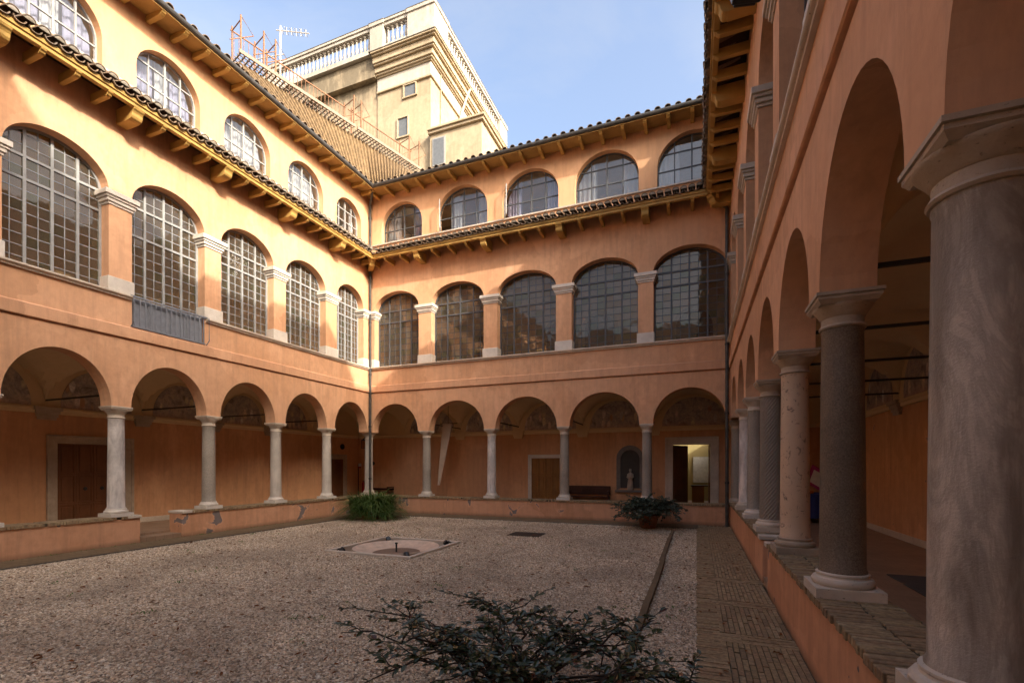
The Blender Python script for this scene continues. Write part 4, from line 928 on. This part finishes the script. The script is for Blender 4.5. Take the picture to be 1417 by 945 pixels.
# corner fittings
b = MB(); b.lathe([(.0, 0), (.12, 0), (.12, .03), (.0, .035)], n=18, cap=False); tag(place('wall_disc', b.mesh('wall_disc', 'black', smooth=40), None, mat=Matrix.Translation(TLi(-1.70, .005, 2.48)) @ Matrix.Rotation(math.pi/2, 4, 'Y')), 'round black disc on the wall above the corner door', 'wall plate')
b = MB(); b.lathe([(.0, 0), (.08, 0), (.08, .03), (.0, .035)], n=18, cap=False); tag(place('wall_disc', b.mesh('wall_disc', 'green_disc', smooth=40), None, mat=Matrix.Translation(TBi(-13.15-XL, .005, 1.78)) @ Matrix.Rotation(math.pi/2, 4, 'X')), 'small green round plate on the back gallery wall', 'wall plate')
ex = thing('fire_extinguisher', 'red fire extinguisher hanging in the gallery corner behind the green plant', 'extinguisher', (XL-GD+.35, YB+GD-.14, .55))
b = MB(); b.lathe([(.0, .5), (.075, .5), (.08, .52), (.08, .88), (.06, .95), (.025, .98), (.025, 1.0), (0, 1.0)], (XL-GD+.35, YB+GD-.1, 0), 16, False); part('cylinder', b, 'red', ex, smooth=40)
b = MB(); c0 = (XL-GD+.35, YB+GD-.1); b.box((c0[0]-.015, c0[1]-.06, 1.0), (c0[0]+.015, c0[1]+.03, 1.03)); b.tube([(c0[0]+.02, c0[1], 1.0), (c0[0]+.1, c0[1], .98), (c0[0]+.12, c0[1], .8), (c0[0]+.1, c0[1], .62)], .012, 6); b.box((c0[0]-.05, c0[1]+.05, .65), (c0[0]+.05, c0[1]+.1, .8)); part('valve', b, 'black', ex)
ps_ = thing('sign_post', 'thin dark post carrying a small red and white sign in the gallery corner', 'sign', (XL-GD+.18, YB+GD-.25, ZG))
b = MB(); b.box((XL-GD+.17, YB+GD-.26, ZG+.03), (XL-GD+.20, YB+GD-.23, 1.75)); b.lathe([(.13, 0), (.13, .03)], (XL-GD+.185, YB+GD-.245, ZG), 16); part('post', b, 'iron', ps_)
b = MB(); b.box((XL-GD+.205, YB+GD-.27, 1.58), (XL-GD+.35, YB+GD-.25, 1.78)); b.box((XL-GD+.205, YB+GD-.275, 1.58), (XL-GD+.35, YB+GD-.2705, 1.64), None, 1); part('sign_plate', b, ['white', 'red'], ps_)
ln_ = thing('lantern', 'square iron lantern hanging at the gallery corner', 'lantern', (XL-1.1, YB+1.3, 2.4))
lx, ly = XL-.95, YB+.95
b = MB()
for dx in (-.11, .11):
    for dy in (-.11, .11): b.box((lx+dx-.01, ly+dy-.01, 2.35), (lx+dx+.01, ly+dy+.01, 2.68))
for z in (2.35, 2.66): b.box((lx-.12, ly-.12, z), (lx+.12, ly+.12, z+.018))
b.lathe([(.16, 0), (.03, .12), (.012, .13), (.012, 1.32)], (lx, ly, 2.678), 8); part('frame', b, 'iron', ln_)
b = MB(); b.box((lx-.095, ly-.095, 2.37), (lx+.095, ly+.095, 2.655)); part('glazing', b, 'pane_amber', ln_)
# hanging blade
b = MB(); yq = YB+1.3; tz, bz = 3.26, .94
vs = [(-8.88, yq-.03, tz), (-8.48, yq-.03, tz-.02), (-8.48, yq+.03, tz-.02), (-8.88, yq+.03, tz), (-9.11, yq-.012, bz), (-9.01, yq-.012, bz), (-9.01, yq+.012, bz), (-9.11, yq+.012, bz)]
hb_ = thing('hanging_sculpture', 'long pale tapering blade hanging at a slant under the arch', 'sculpture', (-9.06, yq, bz))
b.add(vs, [(0, 1, 2, 3), (7, 6, 5, 4), (0, 4, 5, 1), (1, 5, 6, 2), (2, 6, 7, 3), (3, 7, 4, 0)]); part('blade', b, 'spike', hb_, bevel=.006)
b = MB(); b.box((-9.0, yq-.012, tz-.03), (-8.28, yq+.012, tz+.0)); b.box((-8.66, yq-.008, tz), (-8.65, yq+.008, 4.06)); part('hanger', b, 'iron', hb_)
# right gallery: display table and mat
tb_ = thing('display_table', 'table under a blue cloth at the far end of the shaded gallery', 'table', (3.05, 15.1, ZG))
tx, ty = 3.05, 15.2
b = MB(); b.box((tx-.45, ty-.6, ZG+.72), (tx+.45, ty+.6, ZG+.75)); part('table_top', b, 'door_light', tb_)
for dx in (-.4, .4):
    for dy in (-.55, .55): b = MB(); b.box((tx+dx-.025, ty+dy-.025, ZG), (tx+dx+.025, ty+dy+.025, ZG+.72)); part('leg', b, 'door_light', tb_)
b = MB(); n = 40; vs = []
per = [(tx-.47+.94*k/12, ty-.62) for k in range(12)]+[(tx+.47, ty-.62+1.24*k/16) for k in range(16)]+[(tx+.47-.94*k/12, ty+.62) for k in range(12)]+[(tx-.47, ty+.62-1.24*k/16) for k in range(16)]
for k, (x, y) in enumerate(per):
    f = .02*math.sin(k*1.9); nx, ny = (x-tx)/.5, (y-ty)/.65; vs += [(x, y, ZG+.765), (x+nx*f, y+ny*f, ZG+.4), (x+nx*f*1.7, y+ny*f*1.7, ZG+.12)]
m_ = len(per); b.add(vs, [(3*k+q, 3*((k+1) % m_)+q, 3*((k+1) % m_)+q+1, 3*k+q+1) for k in range(m_) for q in (0, 1)]+[tuple(3*k for k in range(m_))]); tag(part('tablecloth', b, 'blue_cloth', None, smooth=50), 'blue cloth hanging over the gallery table', 'tablecloth')
b = MB(); b.box((-.02, -.3, -.3), (.0, .3, .3)); b.box((-.03, -.2, -.2), (-.0205, .2, .2), None, 1); db = place('display_board', b.mesh('display_board', ['magenta', 'travertine_pale']), None, mat=Matrix.Translation((tx+.1, ty+.1, ZG+1.15)) @ Matrix.Rotation(R(12), 4, 'Y') @ Matrix.Rotation(R(32), 4, 'X') @ Matrix.Rotation(R(50), 4, 'Z')); tag(db, 'magenta framed board tilted on the blue covered table', 'board')
for i in range(6):
    b = MB(); b.lathe([(.0, 0), (.03, .008), (.045, .04), (.03, .075), (0, .085)], n=12, cap=False); tag(place('fruit', b.mesh('fruit', 'orange_fruit', smooth=True), None, (tx-.3+rnd.uniform(0, .2), ty-.5+i*.1, ZG+.768)), 'round orange piece lying on the blue covered table', 'fruit', 'orange pieces on the blue table')
b = MB(); b.box((2.45, 6.3, ZG+.001), (3.4, 8.0, ZG+.014)); tag(part('door_mat', b, 'mat_grey', None), 'dark grey mat lying on the gallery floor behind the columns', 'mat')
# floodlight
fl = thing('floodlight', 'black floodlight bracketed to the wall under the yellow eave', 'floodlight', (.60, 6.6, 7.5))
M = Matrix.Translation((.56, 6.55, 7.55)) @ Matrix.Rotation(R(14), 4, 'Z') @ Matrix.Rotation(R(-28), 4, 'X')
b = MB(); b.box((-.17, -.05, -.17), (.17, .06, .17)); b.box((-.13, .06, -.13), (.13, .10, .13)); place('housing', b.mesh('housing', 'black', bevel=.01), fl, mat=M)
b = MB(); b.box((-.145, -.056, -.145), (.06, -.0505, .145)); place('lamp_glass', b.mesh('lamp_glass', 'lamp_glass'), fl, mat=M)
b = MB(); b.tube([(.40, 6.62, 7.60), (.45, 6.68, 7.72), (.70, 6.70, 7.72), (XR+.02, 6.70, 7.70)], .014, 6); b.tube([(.72, 6.60, 7.50), (.74, 6.66, 7.62), (.78, 6.70, 7.71)], .014, 6); part('bracket', b, 'black', fl)
# downpipes
def downpipe(root, x, y, z0, z1, extra=None):
    b = MB(); b.tube(([*extra] if extra else [])+[(x, y, z1), (x, y, z0)], .045, 12); o = part('downpipe', b, 'pipe', root, smooth=50)
    z = z0+1.2
    while z < z1: k = MB(); k.lathe([(.045, -.03), (.056, -.03), (.056, .03), (.045, .03)], (x, y, z), 12, False); part('pipe_collar', k, 'iron', o); z += 1.9
downpipe(LEFT, XL+.07, YB-.07, .0, 11.15, [(XL+.50, YB-.50, 11.42), (XL+.45, YB-.45, 11.36), (XL+.10, YB-.10, 11.2)])
downpipe(RIGHT, XR-.09, YB-.09, .0, 8.72, [(XR-.45, YB-.45, 8.86), (XR-.40, YB-.40, 8.82), (XR-.12, YB-.12, 8.75)])
for T_, rt, s_ in ((TB, BACK, 0), (TB, BACK, LB)):         # diagonal corner brackets
    sg = 1 if s_ == 0 else -1; X = Vector((sg*1, -1, 0)).normalized(); Yp = Vector((sg*1, 1, 0)).normalized()*1
    pr = [(0, 0), (.80, 0), (.80, -.1), (.76, -.16), (.70, -.19), (.66, -.26), (.60, -.30), (.3, -.30), (0, -.24)]; b = MB()
    b.prism(pr, -.09, .09, lambda a, o, z: tuple(Vector(TB(s_, 0, ZMID+.2))+X*o+Yp*a+Vector((0, 0, z)))); part('corner_bracket', b, 'ochre', rt, bevel=.006)

# ================================================================== tower behind the corner
TW = thing('tower_building', 'tall cream tower with white balustrade and deep cornice rising behind the roofs', 'building', (-15, 22, 0))
YT, XT, XTL, YTE = 20.0, -12.04, -22.4, 28.7
b = MB(); b.box((-15.15, YT, 0), (XT, YTE, 20.55)); part('wall', b, 'tower', TW)
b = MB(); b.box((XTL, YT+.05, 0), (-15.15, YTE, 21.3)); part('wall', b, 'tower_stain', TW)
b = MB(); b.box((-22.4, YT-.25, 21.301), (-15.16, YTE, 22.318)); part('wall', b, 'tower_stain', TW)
def band_(z0, z1, ov, mat, nm='cornice', lx=-15.15):
    k = MB(); k.box((lx, YT-ov, z0), (XT+ov, YTE+ov, z1)); part(nm, k, mat, TW, bevel=.01)
band_(20.551, 20.64, .09, 'tower', 'architrave'); band_(20.641, 21.30, .03, 'tower_white', 'frieze')
for z0, z1, ov in ((21.301, 21.37, .10), (21.371, 21.46, .18), (21.461, 21.72, .25), (21.721, 21.80, .36), (21.801, 22.08, .42), (22.081, 22.16, .52), (22.161, 22.24, .60)): band_(z0, z1, ov, 'tower', 'cornice')
k = MB(); k.box((-15.25, YT-.62, 22.241), (XT+.62, YTE+.62, 22.275)); part('cornice', k, 'dark_stone', TW)
def balustrade(T, segs, z0, peds):
    bal = MB(); bal.lathe([(.085, 0), (.085, .07), (.05, .075), (.045, .10), (.075, .20), (.085, .28), (.06, .40), (.04, .60), (.05, .70), (.05, .78), (.09, .785), (.09, .88)], n=10); bme = bal.mesh('baluster', 'tower_white', smooth=40)
    for s0, s1 in segs:
        k = MB(); k.box((s0, -.14, z0), (s1, .14, z0+.22), T); r_ = part('balustrade', k, 'tower_white', TW)
        k = MB(); k.box((s0-.02, -.17, z0+1.10), (s1+.02, .17, z0+1.26), T); k.box((s0-.02, -.22, z0+1.261), (s1+.02, .22, z0+1.38), T); part('rail', k, 'tower_white', r_, bevel=.01)
        k = MB(); k.box((s0-.02, -.225, z0+1.381), (s1+.02, .225, z0+1.42), T); part('rail_top', k, 'dark_stone', r_)
        n = max(1, round((s1-s0)/.262))
        for i in range(n): place('baluster', bme, r_, T(s0+(i+.5)*(s1-s0)/n, 0, z0+.22))
    for s0, s1 in peds:
        k = MB(); k.box((s0, -.2, z0), (s1, .2, z0+1.22), T); k.box((s0-.04, -.25, z0+1.22), (s1+.04, .25, z0+1.39), T); k.box((s0-.05, -.26, z0+1.391), (s1+.05, .26, z0+1.43), T, 1); part('pedestal', k, ['tower_white', 'dark_stone'], TW, bevel=.01)
balustrade(lambda s, o, z: (s, YT-.30-o, z), [(-21.5, -15.30), (-14.40, -13.10)], 22.32, [(-22.4, -21.55), (-15.25, -14.45), (-13.05, XT+.50)])
balustrade(lambda s, o, z: (XT+.297+o, s, z), [(YT+.9, YTE-1.2)], 22.318, [(YT-.09, YT+.86), (YTE-1.1, YTE)])
k = MB(); k.box((-15.15, YT-.52, 22.276), (XT+.52, YTE, 22.319)); part('cornice', k, 'tower_white', TW)
for (x0, x1, z0, z1) in ((-13.53, -12.88, 20.0, 20.5), (-13.89, -13.33, 18.1, 18.95)):
    k = MB()
    for (a, e, z, y) in ((x0-.06, x0, z0-.06, z1+.06), (x1, x1+.06, z0-.06, z1+.06), (x0, x1, z1, z1+.06), (x0-.1, x1+.1, z0-.12, z0-.06)): k.box((a, YT-.07, z), (e, YT-.001, y))
    w_ = part('window', k, 'tower', TW); k = MB(); k.box((x0, YT-.02, z0-.06), (x1, YT-.004, z1)); part('pane', k, 'lamp_glass', w_)
k = MB(); k.box((-11.96, YT-.2, 0), (-9.22, YT+6, 17.55)); part('annex_wall', k, 'tower', TW)
k = MB(); k.box((-12.02, YT-.32, 17.551), (-9.10, YT+6.1, 17.68)); k.box((-12.02, YT-.40, 17.681), (-9.02, YT+6.2, 17.78)); part('annex_coping', k, 'tower', TW, bevel=.01)
k = MB(); k.box((-11.80, YT-.24, 16.0), (-11.12, YT-.205, 17.32)); k.box((-11.74, YT-.25, 16.05), (-11.18, YT-.241, 17.26), None, 1); part('annex_door', k, ['frame_grey', 'lamp_glass'], TW)
k = MB(); k.tube([(XT+.6, 23.3, 22.5), (XT+.35, 23.0, 21.4), (XT+.08, 22.9, 20.4), (XT+.08, 22.9, 17.0)], .06, 8); part('drainpipe', k, 'tower_white', TW, smooth=50)
k = MB(); k.tube([(XT+.05, YT+.9, 21.3), (XT+.05, YT+.9, 17.6)], .035, 6); part('drainpipe', k, 'tower', TW)

# steep tiled roof beside the catwalk, behind the corner of the two eaves
cd_ = Vector((.28, .96, 0)); cp_ = Vector((.96, -.28, 0)); P0 = Vector((-12.44, 10.55, 13.55)); LENR = 6.5
b = MB(); NU, NVv = 420, 15; vs = []
def low_(f):
    if f < .62: t = f/.62; return Vector((-10.74, 9.4+(13.80-9.4)*t, 11.60))
    t = (f-.62)/.38; return Vector((-10.74+1.9*t, 13.80, 11.60))
for i in range(NU+1):
    f = i/NU; u = -.5+(LENR+.5)*f; up_ = P0+cd_*u; lo_ = low_(f); wv = math.sin(2*math.pi*i/NU*46)
    for j in range(NVv+1):
        t = j/NVv; p = up_.lerp(lo_, t); p = p+Vector((.02*wv, -.02*wv, .03*wv+.04*((t*5) % 1)*(1 if wv > 0 else .3))); vs.append(p)
b.add(vs, [(i*(NVv+1)+j, (i+1)*(NVv+1)+j, (i+1)*(NVv+1)+j+1, i*(NVv+1)+j+1) for i in range(NU) for j in range(NVv)])
rt_ = part('corner_roof', b, 'tile_ochre', LEFT, recalc=False); rt_['kind'] = 'stuff'
k = MB(); k.quad(P0+cd_*-.5+Vector((0, 0, -.1)), P0+cd_*LENR+Vector((0, 0, -.1)), P0+cd_*LENR-cp_*3+Vector((0, 0, -1.6)), P0+cd_*-.5-cp_*3+Vector((0, 0, -1.6))); part('roof_back', k, 'tile', LEFT, recalc=False)
cw = thing('catwalk', 'rusty metal catwalk with picket railing running along the tiled roof', 'catwalk', P0)
def CWp(u, o, z): return tuple(P0+cd_*u+cp_*o+Vector((0, 0, z)))
z0 = .06
for (u0, u1, dz, nm) in ((-.6, 3.25, 0, 'walkway'), (3.35, 6.3, -.0, 'walkway')):
    b = MB()
    for o in (-.30, .30): b.box((u0, o-.02, z0+dz), (u1, o+.02, z0+dz+.10), CWp)
    n = int((u1-u0)/.13)
    for i in range(n): u = u0+.05+i*.13; b.box((u, -.28, z0+dz+.05), (u+.035, .28, z0+dz+.075), CWp)
    for i in range(3): o = -.15+.15*i; b.box((u0, o-.012, z0+dz+.03), (u1, o+.012, z0+dz+.05), CWp)
    wk = part('walkway', b, 'walkway_metal', cw)
    for i in range(n*2):
        u = u0+.08+i*.065
        if rnd.random() < .0: continue
    b = MB(); q = u0+.1
    while q < u1: b.box((q-.006, -.306, z0+dz+.1), (q+.006, -.294, z0+dz+.98), CWp); q += .14
    pk = part('pickets', b, 'rust', cw)
    b = MB(); b.box((u0, -.315, z0+dz+.97), (u1, -.285, z0+dz+1.0), CWp); part('handrail', b, 'rust', cw)
for u in (-.55, .1, .45, 3.2, 3.5, 5.7, 6.2):
    b = MB(); b.box((u-.018, .27, z0), (u+.018, .306, z0+1.12), CWp); b.box((u-.018, -.318, z0), (u+.018, -.282, z0+1.12), CWp); b.tube([CWp(u, .29, z0+1.10), CWp(u+.35, .29, z0+.75), CWp(u-.3, .29, z0+.2)], .014, 5); b.box((u-.012, -.30, z0+.98), (u+.012, .30, z0+1.0), CWp); part('post', b, 'rust', cw)
an = thing('roof_antenna', 'pale rooftop television antenna mast beside the catwalk railing', 'antenna', (-13.5, 12.43, 12))
b = MB(); b.tube([(-13.5, 12.43, 11.9), (-13.5, 12.43, 16.95)], .03, 6); part('mast', b, 'galv', an)
for (z, dx, L_, n) in ((16.8, Vector((.93, .37, -.10)), 1.0, 6), (15.95, Vector((-.95, -.2, -.03)), 1.15, 2)):
    b = MB(); p = Vector((-13.5, 12.43, z)); q = dx.cross(Vector((0, 0, 1))).normalized(); b.tube([p-dx*.15, p+dx*L_], .018, 5)
    for i in range(n): c = p+dx*(L_*(i+.3)/n); b.tube([c-q*.16, c+q*.16], .010, 4); b.tube([c-Vector((0, 0, .13)), c+Vector((0, 0, .13))], .008, 4)
    part('boom', b, 'galv', an)

# ================================================================== things in the court
fb = thing('fountain_basin', 'shallow round terracotta fountain bowl in a square stone rim sunk in gravel', 'fountain', (BX, BY, 0))
b = MB(); w = .07
for (x0, x1, y0, y1) in ((BX-BH, BX+BH, BY-BH, BY-BH+w), (BX-BH, BX+BH, BY+BH-w, BY+BH), (BX-BH, BX-BH+w, BY-BH+w+.001, BY+BH-w-.001), (BX+BH-w, BX+BH, BY-BH+w+.001, BY+BH-w-.001)): b.box((x0, y0, -.22), (x1, y1, .035))
part('rim', b, 'travertine', fb, bevel=.008)
b = MB(); b.box((BX-BH+w, BY-BH+w, -.26), (BX+BH-w, BY+BH-w, -.10)); part('bed', b, 'grit', fb)
b = MB(); b.lathe([(.0, -.12), (.35, -.115), (.60, -.085), (.78, -.035), (.84, .01), (.865, .012), (.87, -.01), (.80, -.07), (.6, -.12), (.3, -.14)], (BX, BY, .0), 48, False); part('bowl', b, 'bowl_clay' if 'bowl_clay' in MAT else 'pot', fb, smooth=50)
b = MB(); b.lathe([(.018, -.12), (.018, .06), (.03, .065), (.03, .09), (.012, .095)], (BX, BY, 0), 10); part('nozzle', b, 'iron', fb)
for sx_, sy_ in ((-1, -1), (1, -1), (1, 1), (-1, 1)):
    b = MB(); b.lathe([(.035, 0), (.055, .02), (.055, .09), (.045, .10)], n=12); b.box((-.015, -.07, -.06), (.015, -.05, .04)); M = Matrix.Translation((BX+sx_*.77, BY+sy_*.77, -.02)) @ Matrix.Rotation(math.atan2(-sy_, -sx_)-math.pi/2, 4, 'Z') @ Matrix.Rotation(R(-50), 4, 'X'); place('spot_lamp', b.mesh('spot_lamp', 'black', smooth=40), fb, mat=M)
for i, (y0, y1, dx, lb) in enumerate(((-1.0, 4.1, .0, 'weathered edging board in the gravel beside the foreground shrub'), (4.12, 8.6, .012, 'weathered edging board in the gravel between the two other boards'), (8.62, 12.72, -.008, 'weathered edging board in the gravel ending at the potted shrub'))):
    b = MB(); n = 30; vs = []
    for k in range(n+1):
        y = y0+(y1-y0)*k/n; w0 = .003*math.sin(y*.9+i)+.002*math.sin(y*7.3); h = .045+.010*math.sin(y*2.3+i)+.004*math.sin(y*9.1)
        vs += [(-.60+dx+w0, y, -.08), (-.525+dx+w0, y, -.08), (-.527+dx+w0, y, h-.004), (-.598+dx+w0, y, h)]
    b.add(vs, [(4*k+q, 4*k+(q+1) % 4, 4*k+4+(q+1) % 4, 4*k+4+q) for k in range(n) for q in range(4)]+[(3, 2, 1, 0), (4*n, 4*n+1, 4*n+2, 4*n+3)])
    tag(part('edging_board', b, 'edge_wood', None), lb, 'edging', 'edging boards in the gravel')
b = MB(); b.box((-4.25, 10.55, -.03), (-3.45, 11.15, .012)); tag(part('drain_cover', b, 'soil', None, bevel=.01), 'flat dark brown cover set in the gravel beyond the fountain bowl', 'drain cover')

def leaf(b, p, d, up, L_, wd, mi=0, fold=.25):
    d = d.normalized(); sd_ = d.cross(up); 
    if sd_.length < .05: sd_ = d.cross(Vector((1, 0, 0)))
    sd_.normalize(); nn = sd_.cross(d)
    q = [p, p+d*L_*.35+sd_*wd*.5+nn*wd*fold, p+d*L_*.75+sd_*wd*.36+nn*wd*fold*.6, p+d*L_, p+d*L_*.75-sd_*wd*.36+nn*wd*fold*.6, p+d*L_*.35-sd_*wd*.5+nn*wd*fold, p+d*L_*.4, p+d*L_*.75]
    b.add(q, [(0, 1, 6), (0, 6, 5), (1, 2, 7, 6), (6, 7, 4, 5), (2, 3, 7), (7, 3, 4)], mi)
def pot(root, c, r, h):
    b = MB(); b.lathe([(r*.68, 0), (r*.72, .01), (r*.95, h*.86), (r*1.06, h*.86), (r*1.08, h*.9), (r*1.06, h), (r*.92, h), (r*.90, h*.86), (r*.0, h*.84)], c, 28, False); part('pot', b, 'pot', root, smooth=40)
    b = MB(); b.lathe([(.0, h*.85), (r*.9, h*.845)], c, 20, False); part('soil', b, 'soil', root)
def shrub(name, label, c, pr, ph, nst, spread, height, mats, lsz, dens, seed, low=.0, lean=(0, 0), twig=5):
    rg = random.Random(seed); root = thing(name, label, 'shrub', c); pot(root, c, pr, ph); st = MB(); lf = MB(); c0 = Vector(c)+Vector((0, 0, ph*.8))
    def leafs(pts, n, sz):
        for i in range(n):
            t = rg.uniform(.25, 1)*(len(pts)-1); k = min(int(t), len(pts)-2); p = pts[k].lerp(pts[k+1], t-k); ax = (pts[k+1]-pts[k]).normalized()
            side = ax.cross(Vector((0, 0, 1))); 
            if side.length < .05: side = Vector((1, 0, 0))
            side.normalize(); sg = 1 if i % 2 else -1; d = (side*sg*rg.uniform(.5, 1)+ax*rg.uniform(.2, .9)+Vector((0, 0, rg.uniform(-.35, .3))))
            up = Vector((rg.gauss(0, .35), rg.gauss(0, .35), 1)); mi = rg.choices((0, 1, 2), (.80, .05, .15))[0] if len(mats) > 2 else 0
            leaf(lf, p, d, up, sz*rg.uniform(.7, 1.25), sz*rg.uniform(.42, .60), mi)
    for s in range(nst):
        a = 2*math.pi*s/nst+rg.uniform(-.3, .3); out = spread*rg.uniform(.45, 1.05); hh = height*rg.uniform(.65, 1.05); pts = []
        for k in range(9):
            t = k/8; pts.append(c0+Vector((math.cos(a)*out*t**1.15+lean[0]*t, math.sin(a)*out*t**1.15+lean[1]*t, hh*(1.35*t-.62*t*t)-low*t*t))+Vector((rg.gauss(0, .03), rg.gauss(0, .03), rg.gauss(0, .02)))*(1 if k else 0))
        st.tube(pts, [.014*(1-.8*k/8) for k in range(9)], 5, cap=False); leafs(pts[3:], int(dens*.5), lsz)
        for b_ in range(twig):
            k = rg.randint(2, 7); p = pts[k]; ax = (pts[k+1]-pts[k]).normalized(); aa = rg.uniform(0, 6.28); d = (ax*.6+Vector((math.cos(aa), math.sin(aa), rg.uniform(-.15, .55)))).normalized(); l_ = spread*rg.uniform(.22, .48); tp = [p]
            for q in range(1, 6): tp.append(p+d*l_*q/5+Vector((0, 0, -.12*l_*(q/5)**2))+Vector((rg.gauss(0, .012), rg.gauss(0, .012), rg.gauss(0, .01))))
            st.tube(tp, [.006*(1-.7*q/5) for q in range(6)], 4, cap=False); leafs(tp, int(dens), lsz)
    part('stems', st, 'bark', root, recalc=False); part('foliage', lf, list(mats), root, recalc=False, smooth=False); return root
shrub('potted_shrub', 'dark leafy shrub spreading over the gravel beside the brick walk in the foreground', (-.98, 2.66, 0), .26, .30, 20, 1.30, .50, ('leaf_dark', 'leaf_red', 'leaf_blue'), .060, 15, 8, low=.14, lean=(-.22, .58), twig=9)
shrub('potted_shrub', 'blue green shrub in a terracotta pot near the open doorway', (-1.22, 13.2, 0), .28, .34, 34, 1.0, 1.10, ('leaf_blue',), .085, 17, 11, low=.62, twig=9)
# strappy plant in the corner
fp = thing('strappy_plant', 'dense clump of arching strappy green leaves in the courtyard corner', 'plant', (-9.62, 12.45, 0)); lf = MB(); rg = random.Random(3)
for i in range(1900):
    a = rg.uniform(0, 6.28); r0 = math.sqrt(rg.random())*.72; c = Vector((-9.62+math.cos(a)*r0, 12.45+math.sin(a)*r0*.8, .16+rg.uniform(-.1, .42))); L_ = rg.uniform(.45, .78); e = rg.uniform(.25, 1.25); a2 = a+rg.gauss(0, .5); wd = rg.uniform(.022, .036)
    d = Vector((math.cos(a2), math.sin(a2), 0)); sdv = Vector((-math.sin(a2), math.cos(a2), 0)); P_ = []
    for k in range(7): t = k/6; P_.append(c+d*(L_*t*math.cos(e)*(1+.25*t))+Vector((0, 0, L_*(t*math.sin(e)*1.25-.75*t*t))))
    vs = []
    for k, p in enumerate(P_): ww = wd*(1-(k/6)**2)*.5+.001; vs += [p-sdv*ww, p+sdv*ww]
    lf.add(vs, [(2*k, 2*k+1, 2*k+3, 2*k+2) for k in range(6)])
part('foliage', lf, 'leaf_fern', fp, recalc=False)
b = MB(); b.lathe([(.30, 0), (.34, .02), (.38, .22), (.34, .24), (0, .22)], (-9.62, 12.45, 0), 20, False); part('pot', b, 'pot', fp, smooth=40)
# dry leaves and weeds on the gravel
rg = random.Random(9); lf = MB()
for i in range(700):
    x, y = rg.uniform(GX0+.1, GX1-.1), 2.0+11*rg.random()**1.25
    if abs(x-BX) < BH and abs(y-BY) < BH: continue
    a = rg.uniform(0, 6.28); leaf(lf, Vector((x, y, rg.uniform(.004, .02))), Vector((math.cos(a), math.sin(a), rg.uniform(-.02, .22))), Vector((rg.gauss(0, .5), rg.gauss(0, .5), 1)), rg.uniform(.04, .085), rg.uniform(.014, .028), fold=.5)
for i in range(60):
    x, y = rg.uniform(.05, .8), rg.uniform(2.6, 13.5); a = rg.uniform(0, 6.28); leaf(lf, Vector((x, y, .008)), Vector((math.cos(a), math.sin(a), .05)), Vector((rg.gauss(0, .3), rg.gauss(0, .3), 1)), rg.uniform(.03, .07), .025, fold=.4)
o = part('fallen_leaves', lf, 'leaf_dry', None, recalc=False); o['kind'] = 'stuff'; tag(o, 'brown fallen leaves scattered over the gravel and brick walk', 'leaves')
lf = MB()
for i in range(70):
    x, y = rg.uniform(GX0, GX1), 3+10*rg.random()
    if abs(x-BX) < BH+.1 and abs(y-BY) < BH+.1: continue
    for k in range(rg.randint(4, 14)):
        a = rg.uniform(0, 6.28); p = Vector((x+rg.gauss(0, .06), y+rg.gauss(0, .06), -.005)); leaf(lf, p, Vector((math.cos(a), math.sin(a), rg.uniform(.2, 1.4))), Vector((0, 0, 1)), rg.uniform(.02, .05), .014)
for i in range(50):
    x = XL+.03; y = rg.uniform(4, 14)
    for k in range(4): a = rg.uniform(0, 6.28); leaf(lf, Vector((x+rg.uniform(0, .04), y+rg.gauss(0, .05), .0)), Vector((math.cos(a), math.sin(a), rg.uniform(.4, 1.4))), Vector((0, 0, 1)), rg.uniform(.02, .045), .012)
o = part('weeds', lf, 'weed', None, recalc=False); o['kind'] = 'stuff'; tag(o, 'small green weeds growing in the gravel', 'weeds')
